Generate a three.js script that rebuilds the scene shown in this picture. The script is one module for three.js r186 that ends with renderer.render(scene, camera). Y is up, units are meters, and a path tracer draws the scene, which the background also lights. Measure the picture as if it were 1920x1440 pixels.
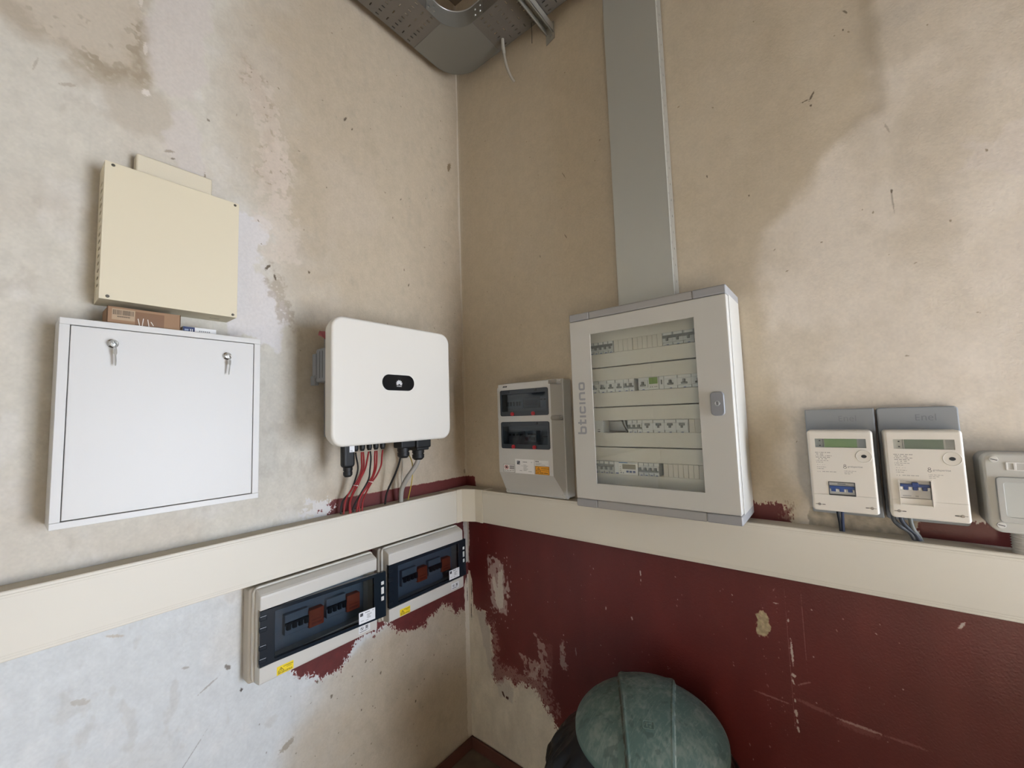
import * as THREE from 'three';
import { RoundedBoxGeometry } from 'three/addons/geometries/RoundedBoxGeometry.js';
import { mergeGeometries, toCreasedNormals } from 'three/addons/utils/BufferGeometryUtils.js';
import { FontLoader } from 'three/addons/loaders/FontLoader.js';
import { TextGeometry } from 'three/addons/geometries/TextGeometry.js';
import { RectAreaLightUniformsLib } from 'three/addons/lights/RectAreaLightUniformsLib.js';
import { Brush, Evaluator, SUBTRACTION, ADDITION } from 'three-bvh-csg';

// ---------------------------------------------------------------- camera, light, exposure
const scene = new THREE.Scene();
const camera = new THREE.PerspectiveCamera(86.533, 4 / 3, 0.05, 60);
camera.rotation.order = 'YXZ';
camera.position.set(1.5958, 1.629, 1.58);
camera.rotation.set(THREE.MathUtils.degToRad(4.419), THREE.MathUtils.degToRad(38.541), THREE.MathUtils.degToRad(-1.854));
const renderer = new THREE.WebGLRenderer();
renderer.toneMapping = THREE.LinearToneMapping;
renderer.toneMappingExposure = 1.0;
renderer.shadowMap.enabled = true;
RectAreaLightUniformsLib.init();

const FLOOR = -0.055, CEIL = 4.05, FARX = 4.1, NEARZ = 3.3, RW = 2.5, BACKZ = -0.9;   // the right wall ends at RW, an entrance recess runs back to BACKZ
const WIN = { z0: -0.3, z1: 1.0, y0: FLOOR, y1: 2.1 };            // open doorway in the end wall, the room's daylight
scene.background = new THREE.Color(0.62, 0.78, 1.0);
scene.backgroundIntensity = 1.6;
const daylight = new THREE.RectAreaLight(new THREE.Color(0.87, 0.99, 1.19), 14.6, WIN.z1 - WIN.z0 - 0.06, WIN.y1 - WIN.y0 - 0.06);
daylight.name = 'doorway_daylight';
daylight.position.set(FARX + 0.02, (WIN.y0 + WIN.y1) / 2, (WIN.z0 + WIN.z1) / 2);
daylight.lookAt(0, (WIN.y0 + WIN.y1) / 2, (WIN.z0 + WIN.z1) / 2);
scene.add(daylight);
const sun = new THREE.DirectionalLight(new THREE.Color(1.0, 0.86, 0.68), 76);   // sunshine through the doorway onto the wall and floor behind the camera
sun.name = 'sun'; sun.position.set(4.1 + 0.42 * 8, 1.2 + 0.3 * 8, 0.4 - 0.82 * 8); sun.target.position.set(4.1, 1.2, 0.4);
Object.assign(sun.shadow.camera, { left: -6, right: 6, top: 6, bottom: -6, near: 0.5, far: 30 }); sun.shadow.mapSize.set(2048, 2048);
scene.add(sun, sun.target);

// ---------------------------------------------------------------- helpers
const V2 = (x, y) => new THREE.Vector2(x, y), V3 = (x, y, z) => new THREE.Vector3(x, y, z);
let seed = 12345;
const rnd = () => { seed = (seed + 0x6d2b79f5) | 0; let t = Math.imul(seed ^ (seed >>> 15), 1 | seed); t = (t + Math.imul(t ^ (t >>> 7), 61 | t)) ^ t; return ((t ^ (t >>> 14)) >>> 0) / 4294967296; };
const used = new Map();
function numbered(name) { const k = used.get(name) || 0; used.set(name, k + 1); return k ? name + '_' + String(k).padStart(3, '0') : name; }
function tag(o, label, category, group, kind) {
  o.userData.label = label; o.userData.category = category;
  if (group) o.userData.group = group;
  if (kind) o.userData.kind = kind;
  return o;
}
function prep(g) {
  g = g.index ? g.toNonIndexed() : g;
  for (const k of Object.keys(g.attributes)) if (!['position', 'normal', 'uv'].includes(k)) g.deleteAttribute(k);
  if (!g.attributes.normal) g.computeVertexNormals();
  if (!g.attributes.uv) g.setAttribute('uv', new THREE.BufferAttribute(new Float32Array(g.attributes.position.count * 2), 2));
  g.clearGroups();
  return g;
}
const merge = (list) => (list.length === 1 ? list[0] : mergeGeometries(list.map(prep)));
function part(name, geoms, mat, parent, label) {
  const m = new THREE.Mesh(merge([].concat(geoms)), mat);
  m.name = name; m.castShadow = m.receiveShadow = true;
  if (label) m.userData.label = label;
  parent.add(m);
  return m;
}
function soloMesh(name, geoms, mat, label, category, group) { return tag(part(numbered(name), geoms, mat, scene), label, category, group); }
function struct(name, geoms, mat) { const m = part(name, geoms, mat, scene); m.userData.kind = 'structure'; return m; }
// things on the left wall: local x runs toward the corner, local z out of the wall
function onLeft(name, label, cat, zc, y, group) { const o = new THREE.Group(); o.name = numbered(name); o.position.set(0, y, zc); o.rotation.y = Math.PI / 2; scene.add(o); return tag(o, label, cat, group); }
function onRight(name, label, cat, xc, y, group) { const o = new THREE.Group(); o.name = numbered(name); o.position.set(xc, y, 0); scene.add(o); return tag(o, label, cat, group); }
const box = (w, h, d, x = 0, y = 0, z = 0) => new THREE.BoxGeometry(w, h, d).translate(x, y, z);
const box2 = (x0, x1, y0, y1, z0, z1) => box(x1 - x0, y1 - y0, z1 - z0, (x0 + x1) / 2, (y0 + y1) / 2, (z0 + z1) / 2);
const rb = (x0, x1, y0, y1, z0, z1, r = 0.003, s = 3) => new RoundedBoxGeometry(x1 - x0, y1 - y0, z1 - z0, s, Math.min(r, (x1 - x0) / 2.01, (y1 - y0) / 2.01, (z1 - z0) / 2.01)).translate((x0 + x1) / 2, (y0 + y1) / 2, (z0 + z1) / 2);
const cylY = (r0, r1, h, x, y, z, n = 24) => new THREE.CylinderGeometry(r1, r0, h, n).translate(x, y + h / 2, z);
const cylZ = (r0, r1, h, x, y, z, n = 24) => new THREE.CylinderGeometry(r1, r0, h, n).rotateX(Math.PI / 2).translate(x, y, z + h / 2);
const tube = (pts, r, seg = 40, n = 10) => new THREE.TubeGeometry(new THREE.CatmullRomCurve3(pts.map((p) => V3(...p))), seg, r, n, false);
function rrShape(x0, x1, y0, y1, r, s = new THREE.Shape()) {
  s.moveTo(x0 + r, y0); s.lineTo(x1 - r, y0); s.absarc(x1 - r, y0 + r, r, -Math.PI / 2, 0); s.lineTo(x1, y1 - r); s.absarc(x1 - r, y1 - r, r, 0, Math.PI / 2);
  s.lineTo(x0 + r, y1); s.absarc(x0 + r, y1 - r, r, Math.PI / 2, Math.PI); s.lineTo(x0, y0 + r); s.absarc(x0 + r, y0 + r, r, Math.PI, Math.PI * 1.5);
  return s;
}
const poly = (pts) => new THREE.Shape(pts.map((p) => V2(p[0], p[1])));
function ext(shape, z0, z1, bevel = 0, seg = 2, curve = 12) {
  return new THREE.ExtrudeGeometry(shape, { depth: z1 - z0 - 2 * bevel, bevelEnabled: bevel > 0, bevelThickness: bevel, bevelSize: bevel, bevelOffset: -bevel, bevelSegments: seg, curveSegments: curve }).translate(0, 0, z0 + bevel);
}
// profile given as (z, y) points, extruded along x from x0 to x1
function extX(pts, x0, x1, bevel = 0) { return ext(poly(pts.map(([z, y]) => [-z, y])), x0, x1, bevel).rotateY(Math.PI / 2); }
const evaluator = new Evaluator(); evaluator.useGroups = false; evaluator.attributes = ['position', 'normal', 'uv'];
function csg(base, cuts, op = SUBTRACTION) {
  let b = new Brush(base); b.updateMatrixWorld();
  for (const c of cuts) { const k = new Brush(c); k.updateMatrixWorld(); b = evaluator.evaluate(b, k, op); }
  return b.geometry;
}
const mat = (c, r = 0.6, o = {}) => new THREE.MeshStandardMaterial({ color: c, roughness: r, ...o });
const pmat = (c, r, o = {}) => new THREE.MeshPhysicalMaterial({ color: c, roughness: r, ...o });

// noise
const perm = new Uint8Array(512); { const p = [...Array(256).keys()]; for (let i = 255; i > 0; i--) { const j = Math.floor(rnd() * (i + 1)); [p[i], p[j]] = [p[j], p[i]]; } for (let i = 0; i < 512; i++) perm[i] = p[i & 255]; }
function vn(x, y) {
  const xi = Math.floor(x), yi = Math.floor(y), fx = x - xi, fy = y - yi, u = fx * fx * (3 - 2 * fx), v = fy * fy * (3 - 2 * fy), X = xi & 255, Y = yi & 255;
  const a = perm[perm[X] + Y], b = perm[perm[X + 1] + Y], c = perm[perm[X] + Y + 1], d = perm[perm[X + 1] + Y + 1];
  return (a + (b - a) * u + (c - a) * v + (a - b - c + d) * u * v) / 255;
}
function fbm(x, y, o = 4) { let s = 0, a = 0.5, n = 0; for (let i = 0; i < o; i++) { s += a * vn(x + i * 17.3, y - i * 9.1); n += a; a *= 0.5; x *= 2.03; y *= 2.03; } return s / n; }
const sstep = (a, b, x) => { const t = Math.min(1, Math.max(0, (x - a) / (b - a))); return t * t * (3 - 2 * t); };
function sdPoly(pts, x, y) {                                          // signed distance, positive inside
  let d = 1e9, inside = false;
  for (let i = 0, j = pts.length - 1; i < pts.length; j = i++) {
    const [xi, yi] = pts[i], [xj, yj] = pts[j], ex = xj - xi, ey = yj - yi, wx = x - xi, wy = y - yi, t = Math.min(1, Math.max(0, (wx * ex + wy * ey) / (ex * ex + ey * ey || 1e-9)));
    const dx = wx - ex * t, dy = wy - ey * t; d = Math.min(d, dx * dx + dy * dy);
    if ((yi > y) !== (yj > y) && x < ((xj - xi) * (y - yi)) / (yj - yi) + xi) inside = !inside;
  }
  return inside ? Math.sqrt(d) : -Math.sqrt(d);
}
function dataTex(nx, ny, f, srgb, repeat) {
  const data = new Uint8Array(nx * ny * 4);
  for (let j = 0; j < ny; j++) for (let i = 0; i < nx; i++) { const c = f(i, j), k = (j * nx + i) * 4; data[k] = c[0]; data[k + 1] = c[1]; data[k + 2] = c[2]; data[k + 3] = 255; }
  const t = new THREE.DataTexture(data, nx, ny); t.magFilter = THREE.LinearFilter; t.minFilter = THREE.LinearFilter;
  if (srgb) t.colorSpace = THREE.SRGBColorSpace;
  if (repeat) t.wrapS = t.wrapT = THREE.RepeatWrapping;
  t.needsUpdate = true; return t;
}
function canvasTex(w, h, draw) { const c = document.createElement('canvas'); c.width = w; c.height = h; const g = c.getContext('2d'); draw(g, w, h); const t = new THREE.CanvasTexture(c); t.colorSpace = THREE.SRGBColorSpace; return t; }
const font = await new FontLoader().loadAsync('fonts/droid/droid_sans_bold.typeface.json');
const fontR = await new FontLoader().loadAsync('fonts/droid/droid_sans_regular.typeface.json');
function text(s, size, depth, x, y, z, f = font, center = true) { const g = new TextGeometry(s, { font: f, size, depth, curveSegments: 5 }); g.computeBoundingBox(); const b = g.boundingBox; return g.translate(x - (center ? (b.max.x + b.min.x) / 2 : b.min.x), y - (b.max.y + b.min.y) / 2, z); }

// ---------------------------------------------------------------- wall plaster and paint
const RED = [100, 39, 36], WHITE = [207, 202, 191], TAN = [184, 170, 149], PATCH = [218, 214, 213];
// layer: polygon, colour, ragged amplitude and scale, edge softness, strength, speckle (dry brush)
function paintWall(extentX, y0, y1, base, layers, dots, n) {
  const W = n, H = n, col = new Uint8Array(W * H * 4), rw = W / 4, rough = new Uint8Array(rw * rw * 4);
  for (const L of layers) { const m = (L.amp || 0.02) + (L.soft || 0.003) + 0.02; L.bb = [Math.min(...L.p.map((q) => q[0])) - m, Math.max(...L.p.map((q) => q[0])) + m, Math.min(...L.p.map((q) => q[1])) - m, Math.max(...L.p.map((q) => q[1])) + m]; }
  for (const d of dots) { const R = Math.max(d[2], d[3]) * 2.2; d.bb = [d[0] - R, d[0] + R, d[1] - R, d[1] + R]; d.cs = Math.cos(d[4] || 0); d.sn = Math.sin(d[4] || 0); if (d[5] === dk) { d[2] *= 0.75; d[3] *= 0.75; } }
  for (let j = 0; j < H; j++) {
    const y = y0 + ((j + 0.5) / H) * (y1 - y0), ls = layers.filter((L) => y > L.bb[2] && y < L.bb[3]), ds = dots.filter((d) => y > d.bb[2] && y < d.bb[3]);
    for (let i = 0; i < W; i++) {
      const x = ((i + 0.5) / W) * extentX, c = base(x, y), fine = fbm(x * 170, y * 170, 2) - 0.5;
      let r = c[0], g = c[1], b = c[2], gloss = 0;
      for (const L of ls) {
        if (x < L.bb[0] || x > L.bb[1]) continue;
        let d = sdPoly(L.p, x, y);
        const am = L.amp ?? 0.02;
        if (d < -am - (L.soft || 0.003) - 0.02) continue;
        if (Math.abs(d) < am * 2.5 + (L.soft || 0) + (L.brush || 0)) d += (fbm(x * (L.f || 38), y * (L.fy || L.f || 38), 5) - 0.5) * 2 * am + (L.brush ? (fbm(x * 260, y * 150, 2) - 0.5) * L.brush * 2 : 0);
        let m = sstep(-(L.soft || 0.002), L.soft || 0.002, d) * (L.a ?? 1);
        if (m <= 0) continue;
        if (L.grain) m *= sstep(0.5 - L.grain, 0.5 + L.grain * 0.2, fbm(x * (L.gf || 90), y * (L.gf || 90), 3) + Math.min(d * 4, 0.2));
        if (L.tex) { const t = L.tex(x, y); r += (L.c[0] * t - r) * m; g += (L.c[1] * t - g) * m; b += (L.c[2] * t - b) * m; } else { r += (L.c[0] - r) * m; g += (L.c[1] - g) * m; b += (L.c[2] - b) * m; }
        gloss += ((L.gloss || 0) - gloss) * m;
      }
      for (const d of ds) {
        if (x < d.bb[0] || x > d.bb[1]) continue;
        const dx = x - d[0], dy = y - d[1], u = (dx * d.cs + dy * d.sn) / d[2], v = (-dx * d.sn + dy * d.cs) / d[3], q = Math.sqrt(u * u + v * v) + (fbm(x * 300 + d[0] * 50, y * 300, 2) - 0.5) * 0.9;
        const m = sstep(1.1, 0.7, q) * (d[6] ?? 0.85); if (m <= 0) continue;
        r += (d[5][0] - r) * m; g += (d[5][1] - g) * m; b += (d[5][2] - b) * m; gloss *= 1 - m;
      }
      const k = (j * W + i) * 4, s = 1 + fine * 0.05;
      col[k] = Math.min(255, r * s); col[k + 1] = Math.min(255, g * s); col[k + 2] = Math.min(255, b * s); col[k + 3] = 255;
      if (!(i & 3) && !(j & 3)) { const q = ((j >> 2) * rw + (i >> 2)) * 4, v = 235 - gloss * 125 + fine * 20; rough[q] = rough[q + 1] = rough[q + 2] = v; rough[q + 3] = 255; }
    }
  }
  const mk = (d, w, srgb) => { const t = new THREE.DataTexture(d, w, w); t.magFilter = t.minFilter = THREE.LinearFilter; if (srgb) t.colorSpace = THREE.SRGBColorSpace; t.needsUpdate = true; return t; };
  return { map: mk(col, W, true), rough: mk(rough, rw, false) };
}
const mix3 = (a, b, t) => [a[0] + (b[0] - a[0]) * t, a[1] + (b[1] - a[1]) * t, a[2] + (b[2] - a[2]) * t];
// edge polyline x(y), linear between given (x, y) with y descending
function edgeAt(line, y) { for (let i = 1; i < line.length; i++) if (y >= line[i][1]) { const [x0, a] = line[i - 1], [x1, b] = line[i]; return x0 + ((x1 - x0) * (a - Math.min(y, a))) / (a - b || 1); } return line[line.length - 1][0]; }

const tanEdgeL = [[1.17, 4], [1.16, 3.5], [1.16, 3.06], [1.16, 2.86], [1.15, 2.6], [1.13, 2.45], [1.02, 2.36], [0.98, 2.15], [0.9, 2.04], [0.87, 1.9], [0.86, 1.61], [0.86, 1.35], [0.8, 1.23], [0.6, 1.0], [0.56, 0.8], [0.5, 0.74], [0.8, 0.66], [0.92, 0.47], [1.0, 0.2], [1.0, -0.1]];
function baseLeft(x, y) {
  const w = fbm(x * 3.1, y * 3.1, 5), w2 = fbm(x * 14 + 5, y * 11, 4), e = edgeAt(tanEdgeL, y) - x + (fbm(x * 7 + 3, y * 7, 5) - 0.5) * 0.16;
  const fn = fbm(x * 46, y * 38, 4) - 0.5, mid = fbm(x * 19 + 11, y * 19, 4) - 0.5;
  let c = mix3(mix3(WHITE, [210, 212, 212], sstep(0.1, -0.1, y - 1.2 + (w - 0.5) * 0.3)), [193, 183, 167], sstep(-0.05, 0.1, e) * 0.9);
  c = mix3(c, TAN, sstep(0.0, 0.3, e - 0.04 + mid * 0.2) * 0.85);
  c = mix3(c, [196, 184, 170], sstep(0.5, 0.75, w) * 0.3);
  c = mix3(c, [222, 219, 216], sstep(0.55, 0.8, w2) * 0.3 * (1 - sstep(-0.02, 0.1, e)));
  c = mix3(c, [162, 148, 128], sstep(0.6, 0.82, fbm(x * 9, y * 9 + 40, 5)) * 0.25 * sstep(-0.1, 0.2, e));
  const sm = sstep(0.66, 0.78, fbm(x * 22, y * 13 + 7, 4)); c = mix3(c, [164, 154, 140], sm * 0.16);
  const k = 1 + fn * 0.06 + mid * 0.025; c = [c[0] * k, c[1] * k, c[2] * (k - 0.004)];
  return c;
}
const dk = [92, 80, 66], wh = [205, 198, 188];
const layersL = [
  { p: [[1.75, 2.8], [1.6, 2.7], [1.53, 2.66], [1.425, 2.62], [1.35, 2.66], [1.335, 2.75], [1.345, 2.86], [1.328, 3.0], [1.33, 4.2], [3.4, 4.2], [3.4, 2.95]], c: [176, 164, 146], amp: 0.07, f: 12, soft: 0.03, a: 0.85 },
  { p: [[1.5, 2.655], [1.43, 2.625], [1.35, 2.66], [1.335, 2.86], [1.36, 2.9], [1.4, 2.74]], c: [152, 137, 114], amp: 0.06, f: 20, soft: 0.03, a: 0.5, grain: 0.3 },
  { p: [[1.332, 4.1], [1.334, 2.97], [1.343, 2.855], [1.338, 2.75], [1.32, 2.69], [1.25, 2.68], [1.2, 2.76], [1.19, 2.85], [1.175, 3.1], [1.16, 4.1]], c: [208, 200, 193], amp: 0.03, f: 16, soft: 0.012, a: 0.8 },
  { p: [[1.43, 2.64], [1.424, 2.53], [1.36, 2.53], [1.3, 2.53], [1.27, 2.63], [1.308, 2.69]], c: [190, 181, 166], amp: 0.05, f: 16, soft: 0.02, a: 0.75 },
  { p: [[1.29, 2.56], [1.285, 2.48], [1.19, 2.4], [1.19, 2.6], [1.24, 2.66]], c: [208, 201, 195], amp: 0.04, f: 22, soft: 0.012, a: 0.75 },
  { p: [[1.1, 2.39], [1.014, 2.395], [0.996, 2.321], [1.033, 2.249], [0.993, 2.141], [0.956, 2.089], [0.918, 2.035], [0.95, 1.9], [1.12, 1.95]], c: PATCH, amp: 0.05, f: 22, soft: 0.008, a: 0.9 },
  { p: [[1.06, 2.96], [1.0, 2.87], [0.96, 2.73], [0.95, 2.56], [0.98, 2.45], [1.01, 2.55], [1.02, 2.75], [1.07, 2.88]], c: [164, 148, 128], amp: 0.05, f: 24, soft: 0.02, a: 0.6, grain: 0.3, gf: 50 },
  { p: [[0.99, 2.72], [0.93, 2.66], [0.93, 2.5], [0.97, 2.4], [1.0, 2.5]], c: [206, 190, 176], amp: 0.05, f: 28, soft: 0.012, a: 0.6, grain: 0.25, gf: 60 },
  { p: [[0.97, 2.2], [0.93, 2.12], [0.9, 2.0], [0.95, 2.03], [0.99, 2.12]], c: [146, 130, 110], amp: 0.05, f: 40, soft: 0.014, a: 0.4, grain: 0.25, gf: 120 },
  { p: [[1.06, 2.95], [0.98, 2.9], [0.92, 2.7], [0.9, 2.4], [0.88, 2.25], [0.97, 2.2], [1.02, 2.35], [1.03, 2.6], [1.07, 2.8]], c: [212, 200, 187], amp: 0.05, f: 24, soft: 0.02, a: 0.55, grain: 0.06, gf: 60 },
  { p: [[1.62, 2.75], [1.5, 2.68], [1.36, 2.7], [1.34, 2.95], [1.36, 3.1], [1.5, 3.1], [1.68, 2.9]], c: [208, 198, 182], amp: 0.05, f: 24, soft: 0.02, a: 0.6, grain: 0.06, gf: 40 },
  // red dado: strip above the trunking, then the ragged field behind the two boxes
  { p: [[0.74, 1.3185], [0.4, 1.315], [-0.1, 1.312], [-0.1, 1.1], [0.74, 1.1]], c: RED, amp: 0.0025, f: 30, brush: 0.002, gloss: 0.6 },
  { p: [[0.73, 1.318], [0.76, 1.314], [0.79, 1.308], [0.8, 1.28], [0.9, 1.1], [0.73, 1.1]], c: RED, amp: 0.014, f: 50, brush: 0.012, gloss: 0.6 },
  { p: [[0.902, 1.12], [0.905, 0.82], [0.893, 0.74], [0.862, 0.703], [0.82, 0.684], [0.791, 0.672], [0.74, 0.664], [0.707, 0.66], [0.673, 0.705], [0.639, 0.73], [0.59, 0.742], [0.535, 0.745], [0.508, 0.76], [0.474, 0.737], [0.447, 0.695], [0.404, 0.676], [0.33, 0.667], [0.283, 0.66], [0.25, 0.69], [0.2, 0.705], [0.147, 0.688], [0.1, 0.65], [0.06, 0.63], [-0.1, 0.61], [-0.1, 1.12]], c: RED, amp: 0.024, f: 34, brush: 0.02, gloss: 0.6, tex: (x, y) => 0.9 + 0.2 * fbm(x * 40, y * 40, 3) },
  { p: [[0.85, 1.34], [0.76, 1.33], [0.74, 1.29], [0.78, 1.24], [0.86, 1.24]], c: [212, 209, 206], amp: 0.03, f: 45, brush: 0.02, grain: 0.1, gf: 70 },
  // white filler runs down the corner
  { p: [[0.032, 1.11], [-0.02, 1.11], [-0.02, 0.87], [0.014, 0.862], [0.036, 0.895], [0.02, 0.94], [0.028, 1.03]], c: [214, 205, 192], amp: 0.006, f: 50, tex: (x, y) => 0.94 + 0.1 * fbm(x * 60, y * 30, 3) },
  { p: [[0.012, 0.8], [0.03, 0.745], [0.03, 0.68], [0.026, 0.5], [0.03, 0.3], [0.025, -0.1], [-0.1, -0.1], [-0.1, 0.8]], c: [210, 201, 186], amp: 0.006, f: 40 },
  { p: [[0.008, 4.1], [0.01, 2.5], [0.008, 1.34], [-0.1, 1.34], [-0.1, 4.1]], c: [212, 204, 190], amp: 0.012, f: 22, fy: 6, soft: 0.006, a: 0.7 },
];
const dotsL = [
  [0.687, 2.95, 0.006, 0.02, 0.5, dk], [0.655, 2.92, 0.004, 0.008, 0.3, dk], [0.99, 2.2, 0.007, 0.02, 0.6, dk], [0.965, 2.17, 0.006, 0.016, -0.3, dk], [0.84, 2.22, 0.006, 0.008, 0, dk], [0.36, 2.28, 0.004, 0.012, 0.4, dk], [0.385, 2.35, 0.003, 0.008, 0, dk],
  [0.905, 0.5, 0.028, 0.012, -0.45, [150, 138, 120], 0.7], [0.56, 0.72, 0.008, 0.006, 0, [90, 40, 34], 0.7], [0.745, 0.58, 0.007, 0.01, 0, dk, 0.7], [0.53, 0.56, 0.006, 0.009, 0, dk, 0.7], [0.8, 0.66, 0.006, 0.008, 0, dk, 0.7], [0.6, 0.64, 0.004, 0.01, 0.5, dk, 0.7], [0.57, 0.63, 0.004, 0.006, 0.2, dk], [0.66, 0.61, 0.004, 0.005, 0, dk], [0.3, 0.42, 0.004, 0.005, 0, dk], [0.35, 0.35, 0.004, 0.009, 0, dk], [0.62, 0.46, 0.004, 0.006, 0, dk], [0.24, 0.5, 0.003, 0.006, 0, dk],
  [1.09, 0.85, 0.006, 0.012, -0.6, [120, 112, 104]], [1.05, 0.76, 0.004, 0.006, 0, [70, 62, 56]], [1.14, 0.82, 0.03, 0.003, -0.5, [150, 142, 134], 0.6], [1.19, 0.63, 0.08, 0.0012, -0.9, [140, 136, 132], 0.7], [1.2, 0.9, 0.01, 0.004, 0.3, [165, 158, 150], 0.7], [1.36, 1.06, 0.02, 0.004, 0.4, [188, 176, 160], 0.7], [1.42, 0.92, 0.02, 0.008, 0.5, [170, 160, 146], 0.5],
  [1.28, 2.5, 0.014, 0.005, -0.4, [140, 126, 108], 0.6], [1.27, 2.48, 0.01, 0.005, -0.4, dk, 0.6], [1.18, 2.66, 0.006, 0.006, 0, dk, 0.6], [1.185, 2.44, 0.003, 0.03, 0, [120, 106, 90], 0.7], [1.19, 2.4, 0.004, 0.02, 0.1, [110, 98, 84], 0.7], [1.34, 2.66, 0.01, 0.012, 0, [226, 220, 212]], [1.345, 2.8, 0.006, 0.02, 0, [216, 208, 198]], [1.36, 2.95, 0.005, 0.02, 0, [216, 208, 198]], [1.5, 2.58, 0.02, 0.005, -0.5, [164, 150, 132], 0.5], [1.56, 2.6, 0.003, 0.02, 0.2, [164, 154, 138], 0.5], [0.4, 2.7, 0.003, 0.01, 0.6, dk], [0.77, 2.6, 0.003, 0.003, 0, dk],
  [0.075, 3.02, 0.012, 0.03, 0.3, [110, 90, 64], 0.7], [0.01, 1.34, 0.006, 0.012, 0, [120, 110, 96], 0.6], [0.012, 0.78, 0.0025, 0.03, 0, [40, 26, 22], 0.8], [0.01, 0.7, 0.002, 0.04, 0, [40, 26, 22], 0.8],
];
for (let i = 0; i < 60; i++) dotsL.push([0.05 + rnd() * 0.95, 0.1 + rnd() * 0.6, 0.0015 + rnd() * 0.002, 0.002 + rnd() * 0.003, rnd() * 3, dk, 0.6]);
for (let i = 0; i < 70; i++) dotsL.push([0.05 + rnd() * 1.1, 1.4 + rnd() * 2, 0.001 + rnd() * 0.002, 0.0015 + rnd() * 0.004, rnd() * 3, [110, 96, 78], 0.6]);

const tanEdgeR = [[1.78, 4.2], [1.78, 3.3], [1.77, 2.84], [1.766, 2.64], [1.74, 2.5], [1.66, 2.45], [1.595, 2.387], [1.546, 2.282], [1.469, 2.218], [1.43, 2.1], [1.438, 1.99], [1.443, 1.845], [1.462, 1.7], [1.467, 1.565], [1.47, 1.2], [1.47, -0.1]];
function baseRight(x, y) {
  const w = fbm(x * 3.3 + 20, y * 3.3, 5), e = edgeAt(tanEdgeR, y) - x + (fbm(x * 9 + 30, y * 9, 5) - 0.5) * 0.1;
  let c = mix3([224, 214, 200], [196, 183, 161], sstep(-0.03, 0.05, e));
  c = mix3(c, [196, 184, 164], sstep(0.5, 0.72, w) * 0.5);
  c = mix3(c, [220, 209, 192], sstep(0.56, 0.75, fbm(x * 12 + 9, y * 12, 5)) * 0.45 * (1 - sstep(-0.1, 0.06, e)));
  const kk = 1 + (fbm(x * 40, y * 34 + 5, 4) - 0.5) * 0.045 + (fbm(x * 15, y * 15 + 50, 4) - 0.5) * 0.02; c = [c[0] * kk, c[1] * kk, c[2] * kk];
  const gz = fbm(x * 5, y * 5 + 80, 4); c = mix3(c, [186, 178, 166], sstep(0.5, 0.7, gz) * 0.4 * sstep(2.2, 2.6, y) * sstep(1.6, 1.9, x));
  return c;
}
const scuff = [168, 132, 124];
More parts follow.
